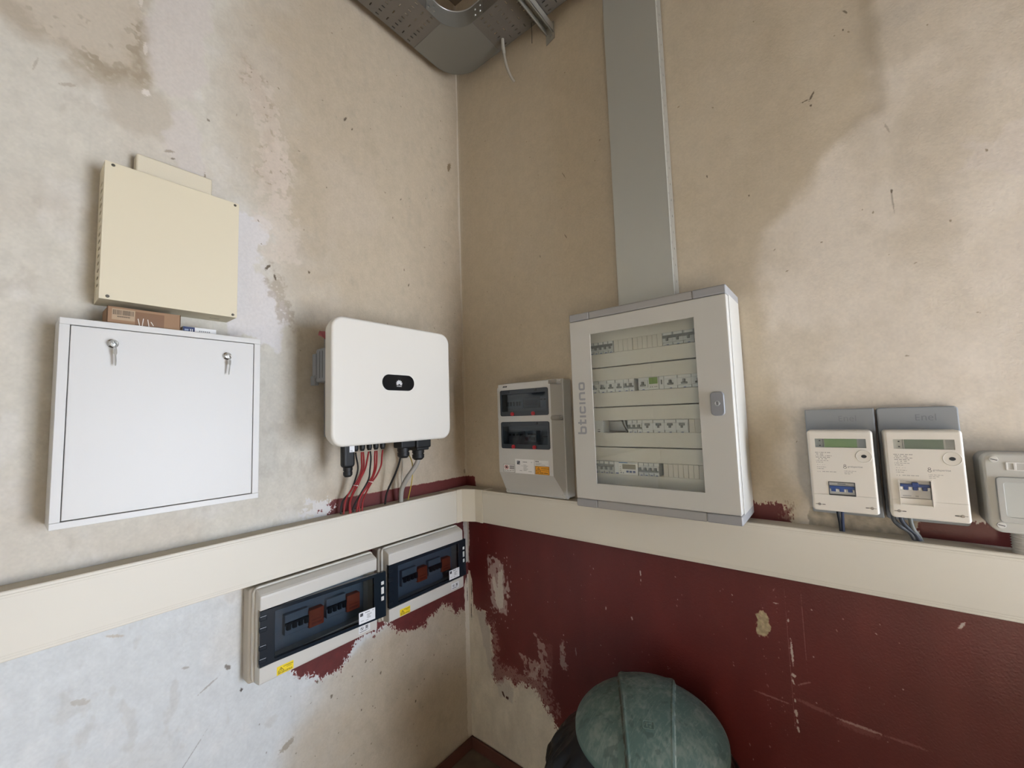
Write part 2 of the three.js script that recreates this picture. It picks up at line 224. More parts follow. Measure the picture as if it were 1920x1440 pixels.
const layersR = [
  { p: [[1.93, 2.31], [1.885, 2.24], [2.0, 2.19], [2.3, 2.28], [2.3, 2.4]], c: [222, 212, 202], amp: 0.04, f: 22, soft: 0.01, a: 0.6 },
  { p: [[-0.1, 1.1], [-0.1, -0.1], [3.4, -0.1], [3.4, 1.1]], c: RED, amp: 0.0, gloss: 1, tex: (x, y) => 0.93 + 0.14 * fbm(x * 18, y * 6, 4) },
  { p: [[-0.1, 1.315], [0.062, 1.315], [0.072, 1.26], [0.08, 1.09], [-0.1, 1.09]], c: RED, amp: 0.004, f: 40, brush: 0.004, gloss: 1 },
  { p: [[1.3, 1.318], [1.43, 1.316], [1.446, 1.3], [1.45, 1.27], [1.46, 1.09], [1.3, 1.09]], c: RED, amp: 0.012, f: 60, brush: 0.012, gloss: 1 },
  { p: [[1.738, 1.296], [1.77, 1.318], [3.4, 1.318], [3.4, 1.09], [1.73, 1.09]], c: RED, amp: 0.01, f: 40, brush: 0.01, gloss: 1 },
  { p: [[1.5, 1.318], [1.74, 1.318], [1.735, 1.25], [1.5, 1.25]], c: [176, 166, 148], amp: 0.012, f: 50, a: 0.85, tex: (x, y) => 0.82 + 0.36 * fbm(x * 70, y * 70, 3) },
  { p: [[1.44, 1.32], [1.46, 1.318], [1.456, 1.262], [1.43, 1.262]], c: [150, 130, 112], amp: 0.012, f: 70, brush: 0.02, a: 0.6, grain: 0.15 },
  // bare plaster low in the corner
  { p: [[-0.1, 0.655], [0.03, 0.645], [0.06, 0.64], [0.118, 0.637], [0.124, 0.58], [0.153, 0.575], [0.157, 0.45], [0.155, 0.348], [0.175, 0.312], [0.205, 0.335], [0.235, 0.36], [0.262, 0.369], [0.294, 0.352], [0.33, 0.362], [0.38, 0.385], [0.41, 0.375], [0.434, 0.35], [0.476, 0.325], [0.53, 0.25], [0.62, 0.1], [0.7, -0.1], [-0.1, -0.1]], c: [204, 196, 180], amp: 0.022, f: 50, brush: 0.016, tex: (x, y) => 0.9 + 0.17 * fbm(x * 22, y * 11, 4) },
  { p: [[0.06, 0.63], [0.118, 0.633], [0.122, 0.57], [0.15, 0.565], [0.155, 0.35], [0.12, 0.4], [0.09, 0.5]], c: [168, 160, 152], amp: 0.02, f: 40, fy: 12, soft: 0.008, a: 0.6 },
  { p: [[0.175, 0.312], [0.205, 0.335], [0.235, 0.358], [0.29, 0.33], [0.27, 0.27], [0.2, 0.26]], c: [176, 170, 162], amp: 0.02, f: 30, soft: 0.008, a: 0.7 },
  { p: [[0.012, 1.11], [0.014, 1.0], [0.008, 0.9], [0.012, 0.86], [-0.1, 0.86], [-0.1, 1.11]], c: [214, 205, 192], amp: 0.006, f: 50 },
  { p: [[0.014, 0.82], [0.026, 0.76], [0.03, 0.66], [0.03, 0.6], [-0.1, 0.6], [-0.1, 0.82]], c: [210, 201, 186], amp: 0.006, f: 50 },
  { p: [[0.01, 4.1], [0.012, 2.5], [0.012, 1.33], [-0.1, 1.33], [-0.1, 4.1]], c: [208, 198, 180], amp: 0.012, f: 22, fy: 6, soft: 0.006, a: 0.7 },
  { p: [[0.15, 0.62], [0.19, 0.6], [0.2, 0.42], [0.26, 0.43], [0.33, 0.42], [0.42, 0.45], [0.5, 0.4], [0.56, 0.3], [0.5, 0.28], [0.43, 0.33], [0.38, 0.37], [0.29, 0.34], [0.2, 0.31], [0.15, 0.32]], c: [178, 166, 156], amp: 0.03, f: 50, a: 0.45, grain: 0.06, gf: 150 },
  // scraped white blotch and dry-brush round it
  { p: [[0.14, 0.9], [0.19, 0.93], [0.25, 0.9], [0.27, 0.8], [0.26, 0.66], [0.2, 0.64], [0.15, 0.72]], c: [196, 186, 178], amp: 0.03, f: 40, fy: 16, a: 0.75, grain: 0.17, gf: 60 },
  { p: [[0.165, 0.8], [0.18, 0.83], [0.2, 0.78], [0.21, 0.86], [0.235, 0.87], [0.236, 0.78], [0.238, 0.69], [0.21, 0.67], [0.19, 0.7]], c: [206, 198, 188], amp: 0.012, f: 50, a: 0.95 },
  { p: [[0.42, 0.62], [0.46, 0.6], [0.5, 0.5], [0.49, 0.38], [0.44, 0.42], [0.43, 0.52]], c: [178, 162, 152], amp: 0.03, f: 40, a: 0.7, grain: 0.13, gf: 70 },
  { p: [[0.55, 0.62], [0.585, 0.64], [0.585, 0.5], [0.56, 0.48]], c: [178, 162, 152], amp: 0.025, f: 40, a: 0.75, grain: 0.16, gf: 60 },
  { p: [[0.34, 0.5], [0.44, 0.5], [0.44, 0.4], [0.36, 0.41]], c: [178, 162, 152], amp: 0.03, f: 40, a: 0.7, grain: 0.12, gf: 80 },
  { p: [[0.48, 0.58], [0.52, 0.6], [0.52, 0.4], [0.48, 0.36]], c: [150, 120, 112], amp: 0.03, f: 30, fy: 9, a: 0.3, grain: 0.2 },
  // oval filler patch
  { p: [[1.351, 0.97], [1.366, 0.952], [1.372, 0.925], [1.366, 0.897], [1.349, 0.876], [1.336, 0.89], [1.329, 0.92], [1.334, 0.952]], c: [172, 156, 124], amp: 0.007, f: 60, brush: 0.004, tex: (x, y) => 0.8 + 0.4 * fbm(x * 120, y * 120, 3) },
];
const dotsR = [
  [1.421, 0.955, 0.003, 0.005, 0, wh], [1.424, 0.86, 0.0035, 0.04, 0.03, wh], [1.423, 0.79, 0.007, 0.006, 0.5, wh], [1.421, 0.77, 0.003, 0.01, 0.3, wh], [1.422, 0.715, 0.003, 0.005, 0, wh], [1.422, 0.68, 0.005, 0.012, 0.1, wh], [1.424, 0.655, 0.003, 0.006, 0, wh], [1.424, 0.633, 0.0035, 0.01, 0.2, wh],
  [1.417, 0.83, 0.0008, 0.24, 0, scuff, 0.5], [1.46, 0.93, 0.001, 0.14, 0, scuff, 0.4], [1.417, 0.3, 0.001, 0.2, 0, scuff, 0.4],
  [1.36, 0.702, 0.05, 0.003, -0.05, scuff, 0.6], [1.45, 0.775, 0.02, 0.003, 0.55, scuff, 0.6], [1.47, 0.715, 0.05, 0.006, -0.15, scuff, 0.35], [1.575, 0.703, 0.055, 0.004, -0.02, [190, 172, 166], 0.65], [1.575, 0.695, 0.05, 0.012, -0.02, scuff, 0.25], [1.67, 0.702, 0.05, 0.004, 0, scuff, 0.4],
  [1.803, 1.047, 0.004, 0.012, -0.6, wh], [0.945, 1.0, 0.003, 0.012, 0.1, wh], [0.945, 0.975, 0.002, 0.006, 0, wh], [0.79, 0.83, 0.003, 0.008, 0, wh, 0.7], [0.9, 0.82, 0.004, 0.008, 0, wh, 0.7], [0.638, 0.61, 0.0035, 0.02, 0.1, [150, 136, 132], 0.7], [1.97, 0.95, 0.005, 0.004, 0, wh], [1.95, 1.0, 0.004, 0.003, 0, wh], [1.39, 1.0, 0.008, 0.002, 0, wh],
  [1.6, 2.618, 0.004, 0.02, -0.5, dk], [1.582, 2.61, 0.018, 0.0022, 0.1, dk], [1.596, 2.588, 0.004, 0.005, 0, dk], [1.28, 2.48, 0.003, 0.008, 0.3, dk, 0.7], [1.407, 2.359, 0.003, 0.004, 0, dk], [1.691, 2.79, 0.003, 0.004, 0, dk], [1.7, 2.845, 0.004, 0.012, 0.5, dk, 0.7], [1.76, 2.21, 0.002, 0.032, 0.03, [130, 118, 102], 0.45], [1.76, 2.24, 0.003, 0.008, 0, dk, 0.7], [1.765, 2.43, 0.003, 0.018, 0.3, [150, 136, 118], 0.45], [0.676, 2.44, 0.003, 0.02, 0.5, dk, 0.5], [0.68, 2.73, 0.002, 0.02, 0.5, [120, 104, 82], 0.6], [0.532, 2.385, 0.003, 0.008, 0.2, dk, 0.6],
  [0.22, 0.28, 0.006, 0.014, 0.6, [50, 24, 20]], [0.245, 0.272, 0.01, 0.007, 0.2, [50, 24, 20]], [0.075, 0.99, 0.002, 0.012, 0, scuff, 0.6], [0.02, 0.72, 0.002, 0.05, 0, [36, 24, 20], 0.9], [0.016, 0.62, 0.0025, 0.04, 0, [36, 24, 20], 0.9],
];
for (let i = 0; i < 170; i++) dotsR.push([0.1 + rnd() * 1.6, 0.15 + rnd() * 0.9, 0.0008 + rnd() * 0.0016, 0.001 + rnd() * 0.003, rnd(), rnd() < 0.5 ? wh : scuff, 0.7]);
for (let i = 0; i < 60; i++) { const s = [0.02, 0.06, 0.09][i % 3]; dotsR.push([1.33 + s + (rnd() - 0.5) * 0.01, 0.6 + rnd() * 0.45, 0.0008 + rnd() * 0.001, 0.001 + rnd() * 0.002, 0, scuff, 0.7]); }
for (let i = 0; i < 60; i++) dotsR.push([0.05 + rnd() * 1.9, 1.4 + rnd() * 2, 0.001 + rnd() * 0.0015, 0.0015 + rnd() * 0.004, rnd() * 3, [124, 106, 80], 0.6]);
for (let i = 0; i < 50; i++) dotsR.push([0.15 + rnd() * 0.14, 0.6 + rnd() * 0.35, 0.001 + rnd() * 0.002, 0.002 + rnd() * 0.006, 0, wh, 0.8]);

const TEXN = 2048;
const paintL = paintWall(NEARZ, FLOOR, CEIL, baseLeft, layersL, dotsL, TEXN), paintR = paintWall(RW, FLOOR, CEIL, baseRight, layersR, dotsR, TEXN);
// plaster grain: a small repeating relief
function grainTex(n, f, oct) { return dataTex(n, n, (i, j) => { const x = i / n, y = j / n, per = (a, b) => fbm(a * f, b * f, oct), u = sstep(0.8, 1, x), v = sstep(0.8, 1, y); const h = (per(x, y) * (1 - u) + per(x - 1, y) * u) * (1 - v) + (per(x, y - 1) * (1 - u) + per(x - 1, y - 1) * u) * v; const k = h * 255; return [k, k, k]; }, false, true); }
const grain = grainTex(512, 110, 3);
grain.channel = 1;
const wallMat = (p) => new THREE.MeshStandardMaterial({ map: p.map, roughnessMap: p.rough, roughness: 1, bumpMap: grain, bumpScale: 0.00045 });
// a wall's face: a relief grid (gentle trowel waves, a chased groove) in front of a slab
function wallFace(len, y0, y1, relief, nx, ny) {
  const g = new THREE.PlaneGeometry(len, y1 - y0, nx, ny).translate(len / 2, (y0 + y1) / 2, 0), P = g.attributes.position, uv = g.attributes.uv, uv1 = new Float32Array(P.count * 2);
  for (let i = 0; i < P.count; i++) { const x = P.getX(i), y = P.getY(i); P.setZ(i, relief(x, y)); uv.setXY(i, x / len, (y - y0) / (y1 - y0)); uv1[2 * i] = x / 0.45; uv1[2 * i + 1] = y / 0.45; }
  g.setAttribute('uv1', new THREE.BufferAttribute(uv1, 2)); g.computeVertexNormals();
  return g;
}
const waves = (x, y, s) => (fbm(x * 3.2 + s, y * 3.2, 3) - 0.5) * 0.006 + (fbm(x * 11 + s, y * 9, 3) - 0.5) * 0.0026 - 0.0025;
const fadeEdge = (x, l) => sstep(0, 0.05, x) * sstep(0, 0.05, l - x);
const reliefL = (z, y) => waves(z, y, 3) * fadeEdge(z, NEARZ);
const reliefR = (x, y) => waves(x, y, 40) * fadeEdge(x, RW) + sstep(2.44, 2.52, y) * groove(x - 1.775 + (y - 2.45) * 0.03);   // an old conduit chase, filled shallow
function groove(d) { if (d > 0) return 0; if (d > -0.03) return -0.005 * sstep(0, 0.03, -d); return -0.005 * (1 - sstep(0.03, 0.22, -d)); }
// left wall: local x is z; turn so that the face looks to +x
{
  const g = wallFace(NEARZ, FLOOR, CEIL, (u, y) => reliefL(u, y), 150, 190);
  const P = g.attributes.position, ix = g.index.array;
  for (let i = 0; i < P.count; i++) { const u = P.getX(i), y = P.getY(i), d = P.getZ(i); P.setXYZ(i, d, y, u); }
  for (let i = 0; i < ix.length; i += 3) { const t = ix[i]; ix[i] = ix[i + 1]; ix[i + 1] = t; }
  g.computeVertexNormals();
  const w = new THREE.Mesh(g, wallMat(paintL)); w.name = 'wall_left'; w.userData.kind = 'structure'; w.castShadow = w.receiveShadow = true; scene.add(w);
  part('wall_core', box2(-0.3, -0.008, FLOOR, CEIL, -0.3, NEARZ + 0.3), mat(0xb9b2a4, 0.9), w);
}
{
  const w = new THREE.Mesh(wallFace(RW, FLOOR, CEIL, reliefR, 160, 190), wallMat(paintR)); w.name = 'wall_right'; w.userData.kind = 'structure'; w.castShadow = w.receiveShadow = true; scene.add(w);
  part('wall_core', box2(0, RW, FLOOR, CEIL, BACKZ, -0.008), mat(0xb9b2a4, 0.9), w);
}
const plainWall = mat(0xc9bfae, 0.9, { bumpMap: (() => { const t = grain.clone(); t.channel = 0; return t; })(), bumpScale: 0.0015 });
struct('wall_far', [box2(FARX, FARX + 0.28, FLOOR, CEIL, BACKZ - 0.3, WIN.z0), box2(FARX, FARX + 0.28, FLOOR, CEIL, WIN.z1, NEARZ + 0.3), box2(FARX, FARX + 0.28, WIN.y1, CEIL, WIN.z0, WIN.z1)], plainWall);
struct('added_shade_block', box2(2.1, 2.28, FLOOR, 1.0, -0.05, 0.52), plainWall);   // added unseen blocker: it keeps the daylight off the foot of the corner
struct('wall_recess', box2(RW, FARX, FLOOR, CEIL, BACKZ - 0.28, BACKZ), plainWall);
struct('wall_near', box2(-0.3, FARX + 0.28, FLOOR, CEIL, NEARZ, NEARZ + 0.28), mat(0xe0dcd4, 0.9));
struct('ceiling', box2(-0.3, FARX + 0.3, CEIL, CEIL + 0.2, BACKZ - 0.3, NEARZ + 0.3), mat(0x85796a, 0.95));
const floorTex = dataTex(512, 512, (i, j) => { const a = fbm(i / 20, j / 20, 5), b = fbm(i / 4 + 9, j / 4, 3), s = 0.8 + a * 0.3 + (b - 0.5) * 0.2; return [122 * s, 107 * s, 90 * s]; }, true, true);
struct('floor', box2(-0.3, FARX + 0.3, FLOOR - 0.2, FLOOR, BACKZ - 0.3, NEARZ + 0.3), mat(0xffffff, 0.85, { map: floorTex }));
// painted skirting, ragged along its top
struct('baseboard_left', ext(poly([[0, FLOOR], [NEARZ, FLOOR], [NEARZ, 0.0], [0, 0.0]]), 0, 0.012, 0.003).rotateY(-Math.PI / 2).translate(0.012, 0, 0), mat(0x5a372c, 0.75));
struct('baseboard_right', ext(poly([[0.012, FLOOR], [RW, FLOOR], [RW, 0.0], [0.012, 0.0]]), 0, 0.012, 0.003), mat(0x5a372c, 0.75));
{
  const w = new THREE.Group(); w.name = 'door_1'; w.userData.kind = 'structure'; scene.add(w);
  const t = 0.03, a = FARX + 0.1, b = FARX + 0.15, fm = mat(0xd8d6d0, 0.5);
  part('door_frame', [box2(a, b, WIN.y0, WIN.y1, WIN.z0, WIN.z0 + t), box2(a, b, WIN.y0, WIN.y1, WIN.z1 - t, WIN.z1), box2(a, b, WIN.y1 - t, WIN.y1, WIN.z0, WIN.z1)], fm, w);
}
{ const g = new THREE.Mesh(box2(FARX + 0.28, FARX + 14, FLOOR - 0.1, FLOOR, -7, 7), mat(0xb0a890, 0.95)); g.name = 'yard_ground'; g.userData.kind = 'structure'; g.receiveShadow = true; scene.add(g); }

// ---------------------------------------------------------------- cable trunking along both walls
const TB = 1.1035, TT = 1.262;                                       // trunking bottom and top
const dustTex = dataTex(256, 256, (i, j) => { const k = 0.82 + 0.3 * fbm(i / 14, j / 14, 5); return [224 * k, 212 * k, 190 * k]; }, true, true);
const ivory = mat(0xdcd6c8, 0.5), ivoryTop = mat(0xc2b9a8, 0.9), ivoryCap = mat(0xe0d8c6, 0.5);
const trunkProfile = (y0, y1, d) => [[0, y0], [d - 0.004, y0], [d - 0.002, y0 + 0.002], [d - 0.002, y0 + 0.008], [d - 0.0005, y0 + 0.009], [d - 0.0005, y0 + 0.014], [d, y0 + 0.015], [d, y1 - 0.015], [d - 0.0005, y1 - 0.014], [d - 0.0005, y1 - 0.009], [d - 0.002, y1 - 0.008], [d - 0.002, y1 - 0.002], [d - 0.004, y1], [0, y1]];
{
  const L = onLeft('cable_trunking', 'long ivory cable trunking along the left wall, beneath the white cabinet and the inverter', 'trunking', 1.7, TB);
  part('cover', extX(trunkProfile(0, TT - TB, 0.065), -1.55, 1.607), ivory, L);
  part('dust_layer', box2(-1.55, 1.5, TT - TB, TT - TB + 0.0008, 0.001, 0.062), ivoryTop, L, 'dusty top face');
  const R = onRight('cable_trunking', 'long ivory cable trunking along the right wall, beneath the glazed panel and the two meters', 'trunking', 1.6, TB);
  part('cover', extX(trunkProfile(0, TT - TB, 0.065), -1.43, 0.86), ivory, R);
  part('dust_layer', box2(-1.4, 0.86, TT - TB, TT - TB + 0.0008, 0.001, 0.062), ivoryTop, R, 'dusty top face');
  const c = new THREE.Group(); c.name = 'trunking_corner'; c.position.set(0, TB - 0.0012, 0); scene.add(c);
  tag(c, 'ivory corner fitting where the two trunking runs meet in the corner of the room', 'trunking');
  const h = TT - TB + 0.0026, plan = [[0, 0], [0, -0.135], [0.0668, -0.098], [0.128, -0.0675], [0.176, -0.0675], [0.176, 0]];
  part('cap', ext(poly([[0.0005, 0], [0.0005, -0.135], [0.0668, -0.135], [0.0668, -0.098], [0.1275, -0.0668], [0.176, -0.0668], [0.176, 0]]), 0, h, 0.0015, 1).rotateX(-Math.PI / 2).scale(1, 1, -1).scale(1, 1, -1), ivoryCap, c);
  part('lap_strip', ext(poly([[0.16, -0.0662], [0.16, -0.0682], [0.1775, -0.0682], [0.1775, -0.0662]]), 0, h, 0).rotateX(-Math.PI / 2), ivoryCap, c);
  part('dust_layer', ext(poly([[0.001, -0.001], [0.001, -0.13], [0.063, -0.13], [0.063, -0.096], [0.125, -0.063], [0.174, -0.063], [0.174, -0.001]]), h, h + 0.0008).rotateX(-Math.PI / 2), ivoryTop, c, 'dusty top face');
}

// ---------------------------------------------------------------- beige ventilated enclosure and foam block, left wall
const steel = mat(0xb9bab8, 0.35, { metalness: 0.9 }), chrome = mat(0xd8d8d6, 0.18, { metalness: 1 }), darkScrew = mat(0x6d6a62, 0.4, { metalness: 0.7 });
{
  const H = 0.381, hw = 0.158, D = 0.095, o = onLeft('beige_enclosure', 'flat beige metal enclosure with vent holes down its side, above the white cabinet', 'electrical box', 1.273, 1.9735);
  const bm = mat(0xded4ba, 0.55);
  const side = (x, holes) => { const s = poly([[0.001, 0], [D - 0.002, 0], [D - 0.002, H], [0.001, H]]); if (holes) for (let i = 0; i < 15; i++) { const p = new THREE.Path(); p.absellipse(0.05, 0.043 + i * 0.02045, 0.016, 0.0043, 0, Math.PI * 2, true); s.holes.push(p); } return ext(s, 0, 0.0015).rotateY(-Math.PI / 2).translate(x, 0, 0); };
  part('vent_side', side(-hw + 0.0015, true), bm, o); part('side_panel', side(hw, false), bm, o);
  part('top_panel', box2(-hw + 0.0015, hw - 0.0015, H - 0.0015, H, 0, D - 0.002), bm, o);
  part('bottom_panel', box2(-hw + 0.0015, hw - 0.0015, 0, 0.0015, 0, D - 0.002), mat(0xcfc7ae, 0.55), o);
  part('knockout', box2(0.1, 0.125, -0.0006, 0, 0.03, 0.055), mat(0xbdb59c, 0.6), o);
  part('back_plate', box2(-hw + 0.0015, hw - 0.0015, 0.0015, H - 0.0015, 0, 0.002), bm, o);
  part('front_panel', rb(-hw - 0.0005, hw + 0.0005, -0.0005, H + 0.0005, D - 0.002, D, 0.001, 2), bm, o);
  for (const [x, y] of [[-0.142, 0.3735], [0.147, 0.3735], [-0.142, 0.008], [0.147, 0.008]]) { const k = part('screw', [cylZ(0.0042, 0.003, 0.0022, x, y, D, 14)], darkScrew, o); part('screw_slot', box2(x - 0.003, x + 0.003, y - 0.0005, y + 0.0005, D + 0.0021, D + 0.0024), mat(0x222222, 0.8), k); }
}
{
  const f = soloMesh('foam_block', rb(-0.093, 0.093, 0, 0.079, 0, 0.042, 0.006), mat(0xdcd3bd, 0.95, { bumpMap: (() => { const t = grain.clone(); t.channel = 0; return t; })(), bumpScale: 0.0003 }), 'off-white foam block standing on top of the beige enclosure against the wall', 'foam block');
  f.rotation.y = Math.PI / 2; f.position.set(0.002, 2.3552, 1.269); f.rotation.z = 0.0;
}

// ---------------------------------------------------------------- white cabinet with two key locks
{
  const H = 0.515, hw = 0.2235, D = 0.12, o = onLeft('white_cabinet', 'glossy white wall cabinet with a wide door and two keys hanging in its locks', 'cabinet', 1.276, 1.392);
  const gw = pmat(0xd3d2cf, 0.42, { bumpMap: (() => { const t = grainTex(256, 14, 2); t.repeat.set(5, 5); return t; })(), bumpScale: 0.00007 });
  const gm = mat(0xd3d2cf, 0.4);
  part('back_panel', box2(-hw + 0.002, hw - 0.002, 0.001, H - 0.001, 0, 0.004), gm, o);
  part('top_panel', [rb(-hw, hw, H - 0.0165, H, D - 0.022, D, 0.0015, 2), box2(-hw, hw, H - 0.003, H, 0, D - 0.02)], gm, o);
  part('bottom_panel', [rb(-hw, hw, 0, 0.0165, D - 0.022, D, 0.0015, 2), box2(-hw, hw, 0, 0.003, 0, D - 0.02)], gm, o);
  part('side_panel', [rb(-hw, -hw + 0.0185, 0.0165, H - 0.0165, D - 0.022, D - 0.0006, 0.0015, 2), box2(-hw, -hw + 0.0025, 0.003, H - 0.003, 0, D - 0.02)], gm, o);
  part('side_panel', [rb(hw - 0.0185, hw, 0.0165, H - 0.0165, D - 0.022, D - 0.0006, 0.0015, 2), box2(hw - 0.0025, hw, 0.003, H - 0.003, 0, D - 0.02)], gm, o);
  const x0 = -hw + 0.0185 + 0.0014, x1 = hw - 0.0185 - 0.0016, y0 = 0.0165 + 0.002, y1 = H - 0.0165 - 0.0016;
  const dg = rb(x0, x1, y0, y1, D - 0.02, D - 0.0012, 0.0018, 3); { const P = dg.attributes.position, uv = dg.attributes.uv; for (let i = 0; i < P.count; i++) uv.setXY(i, P.getX(i) * 4, P.getY(i) * 4); }
  part('door', dg, gw, o);
  for (const [x, y, tilt, ring] of [[-0.128, 0.459, 0.1, 1], [0.129, 0.45, -0.1, 0.85]]) {
    const z = D - 0.0012, l = part('lock', [new THREE.LatheGeometry([[0.0, 0.008], [0.006, 0.008], [0.0072, 0.0072], [0.0085, 0.004], [0.0115, 0.003], [0.012, 0.0008], [0.012, 0]].reverse().map((p) => V2(...p)), 24).rotateX(Math.PI / 2).translate(x, y, z)], chrome, o);
    const bow = new THREE.TorusGeometry(0.0085, 0.0017, 8, 24); bow.rotateY(0.7);
    const keyM = mat(0xd6d6d2, 0.3, { metalness: 0.55 });
    part('key', [box2(-0.0011, 0.0011, -0.004, 0.004, 0.006, 0.014).translate(x, y, z), bow.clone().translate(x + 0.001, y - 0.002, z + 0.019)], keyM, l);
    const blade = ext(poly([[-0.0042, 0], [0.0042, 0], [0.0048, -0.012], [0.0022, -0.017], [0.0022, -0.024], [0.0032, -0.026], [0.002, -0.029], [0.0028, -0.033], [0.0018, -0.036], [0.0022, -0.042], [0, -0.046], [-0.0022, -0.043], [-0.0022, -0.017], [-0.0048, -0.012]]), -0.001, 0.001, 0.0003, 1);
    const rg = new THREE.TorusGeometry(0.009, 0.0008, 6, 26).rotateY(1.1).translate(0, 0.004, 0);
    part('key', [blade.rotateY(0.55).rotateZ(tilt * 0.5).translate(x + 0.003, y - 0.0145, z + 0.018), rg.translate(x + 0.003, y - 0.0105, z + 0.018)], keyM, l);
  }
}
{
  const label = canvasTex(256, 128, (g) => { g.fillStyle = '#b09a80'; g.fillRect(0, 0, 256, 128); g.fillStyle = '#4a4038'; let x = 10; while (x < 240) { const w = 1 + Math.floor(rnd() * 4); g.fillRect(x, 14, w, 56); x += w + 1 + Math.floor(rnd() * 4); } for (let i = 0; i < 11; i++) g.fillRect(60 + i * 13, 82, 8, 15); });
  const o = onLeft('cardboard_box', 'brown cardboard box with a barcode label and brown tape, lying on the white cabinet', 'box', 1.338, 1.9072), cb = mat(0x9c7d62, 0.85);
  part('carton', rb(-0.076, 0.076, 0, 0.047, 0.012, 0.104, 0.0012, 2), cb, o);
  part('flap_edge', box2(-0.0772, -0.0758, 0.0, 0.0475, 0.098, 0.105), mat(0x5e4632, 0.9), o); part('flap_edge', box2(0.0758, 0.0772, 0, 0.047, 0.098, 0.105), mat(0x5e4632, 0.9), o);
  part('label', box2(-0.068, -0.022, 0.012, 0.042, 0.104, 0.1042), mat(0xffffff, 0.8, { map: label }), o, 'barcode label');
  part('tape', box2(-0.022, 0.04, 0.0005, 0.04, 0.104, 0.1043), pmat(0x7d5a3c, 0.3, { clearcoat: 0.6 }), o, 'shiny brown packing tape');
  part('pale_strip', [[-0.014, 0.2, 0.02], [-0.006, -0.1, 0.024], [0.006, 0.15, 0.022], [0.014, 0.5, 0.012]].map(([x, a, h]) => box(0.0016, h, 0.0012).rotateZ(a).translate(x, 0.011, 0.1052)), mat(0xe8e2d6, 0.4), o, 'thin white strips');  // short off-white strips in front of the tape
  const b = onLeft('small_carton', 'small flat white carton with a dark blue end, beside the brown cardboard box', 'box', 1.209, 1.9072);
  part('carton', rb(-0.042, 0.042, 0, 0.02, 0.015, 0.085, 0.001, 2), mat(0xe6e6e6, 0.55), b);
  const pr = canvasTex(256, 64, (g) => { g.fillStyle = '#e9e9e8'; g.fillRect(0, 0, 256, 64); g.fillStyle = '#1d2f5e'; g.fillRect(0, 0, 88, 64); g.fillStyle = '#9fb0cf'; g.fillRect(12, 22, 30, 20); g.fillStyle = '#e9e9e8'; g.fillRect(52, 20, 8, 26); g.fillRect(66, 20, 8, 26); g.fillStyle = '#9a9c9e'; for (let i = 0; i < 6; i++) g.fillRect(122 + i * 15, 26, 10, 14); });
  part('print', box2(-0.0415, 0.0415, 0.0005, 0.0195, 0.085, 0.0852), mat(0xffffff, 0.5, { map: pr }), b);
}

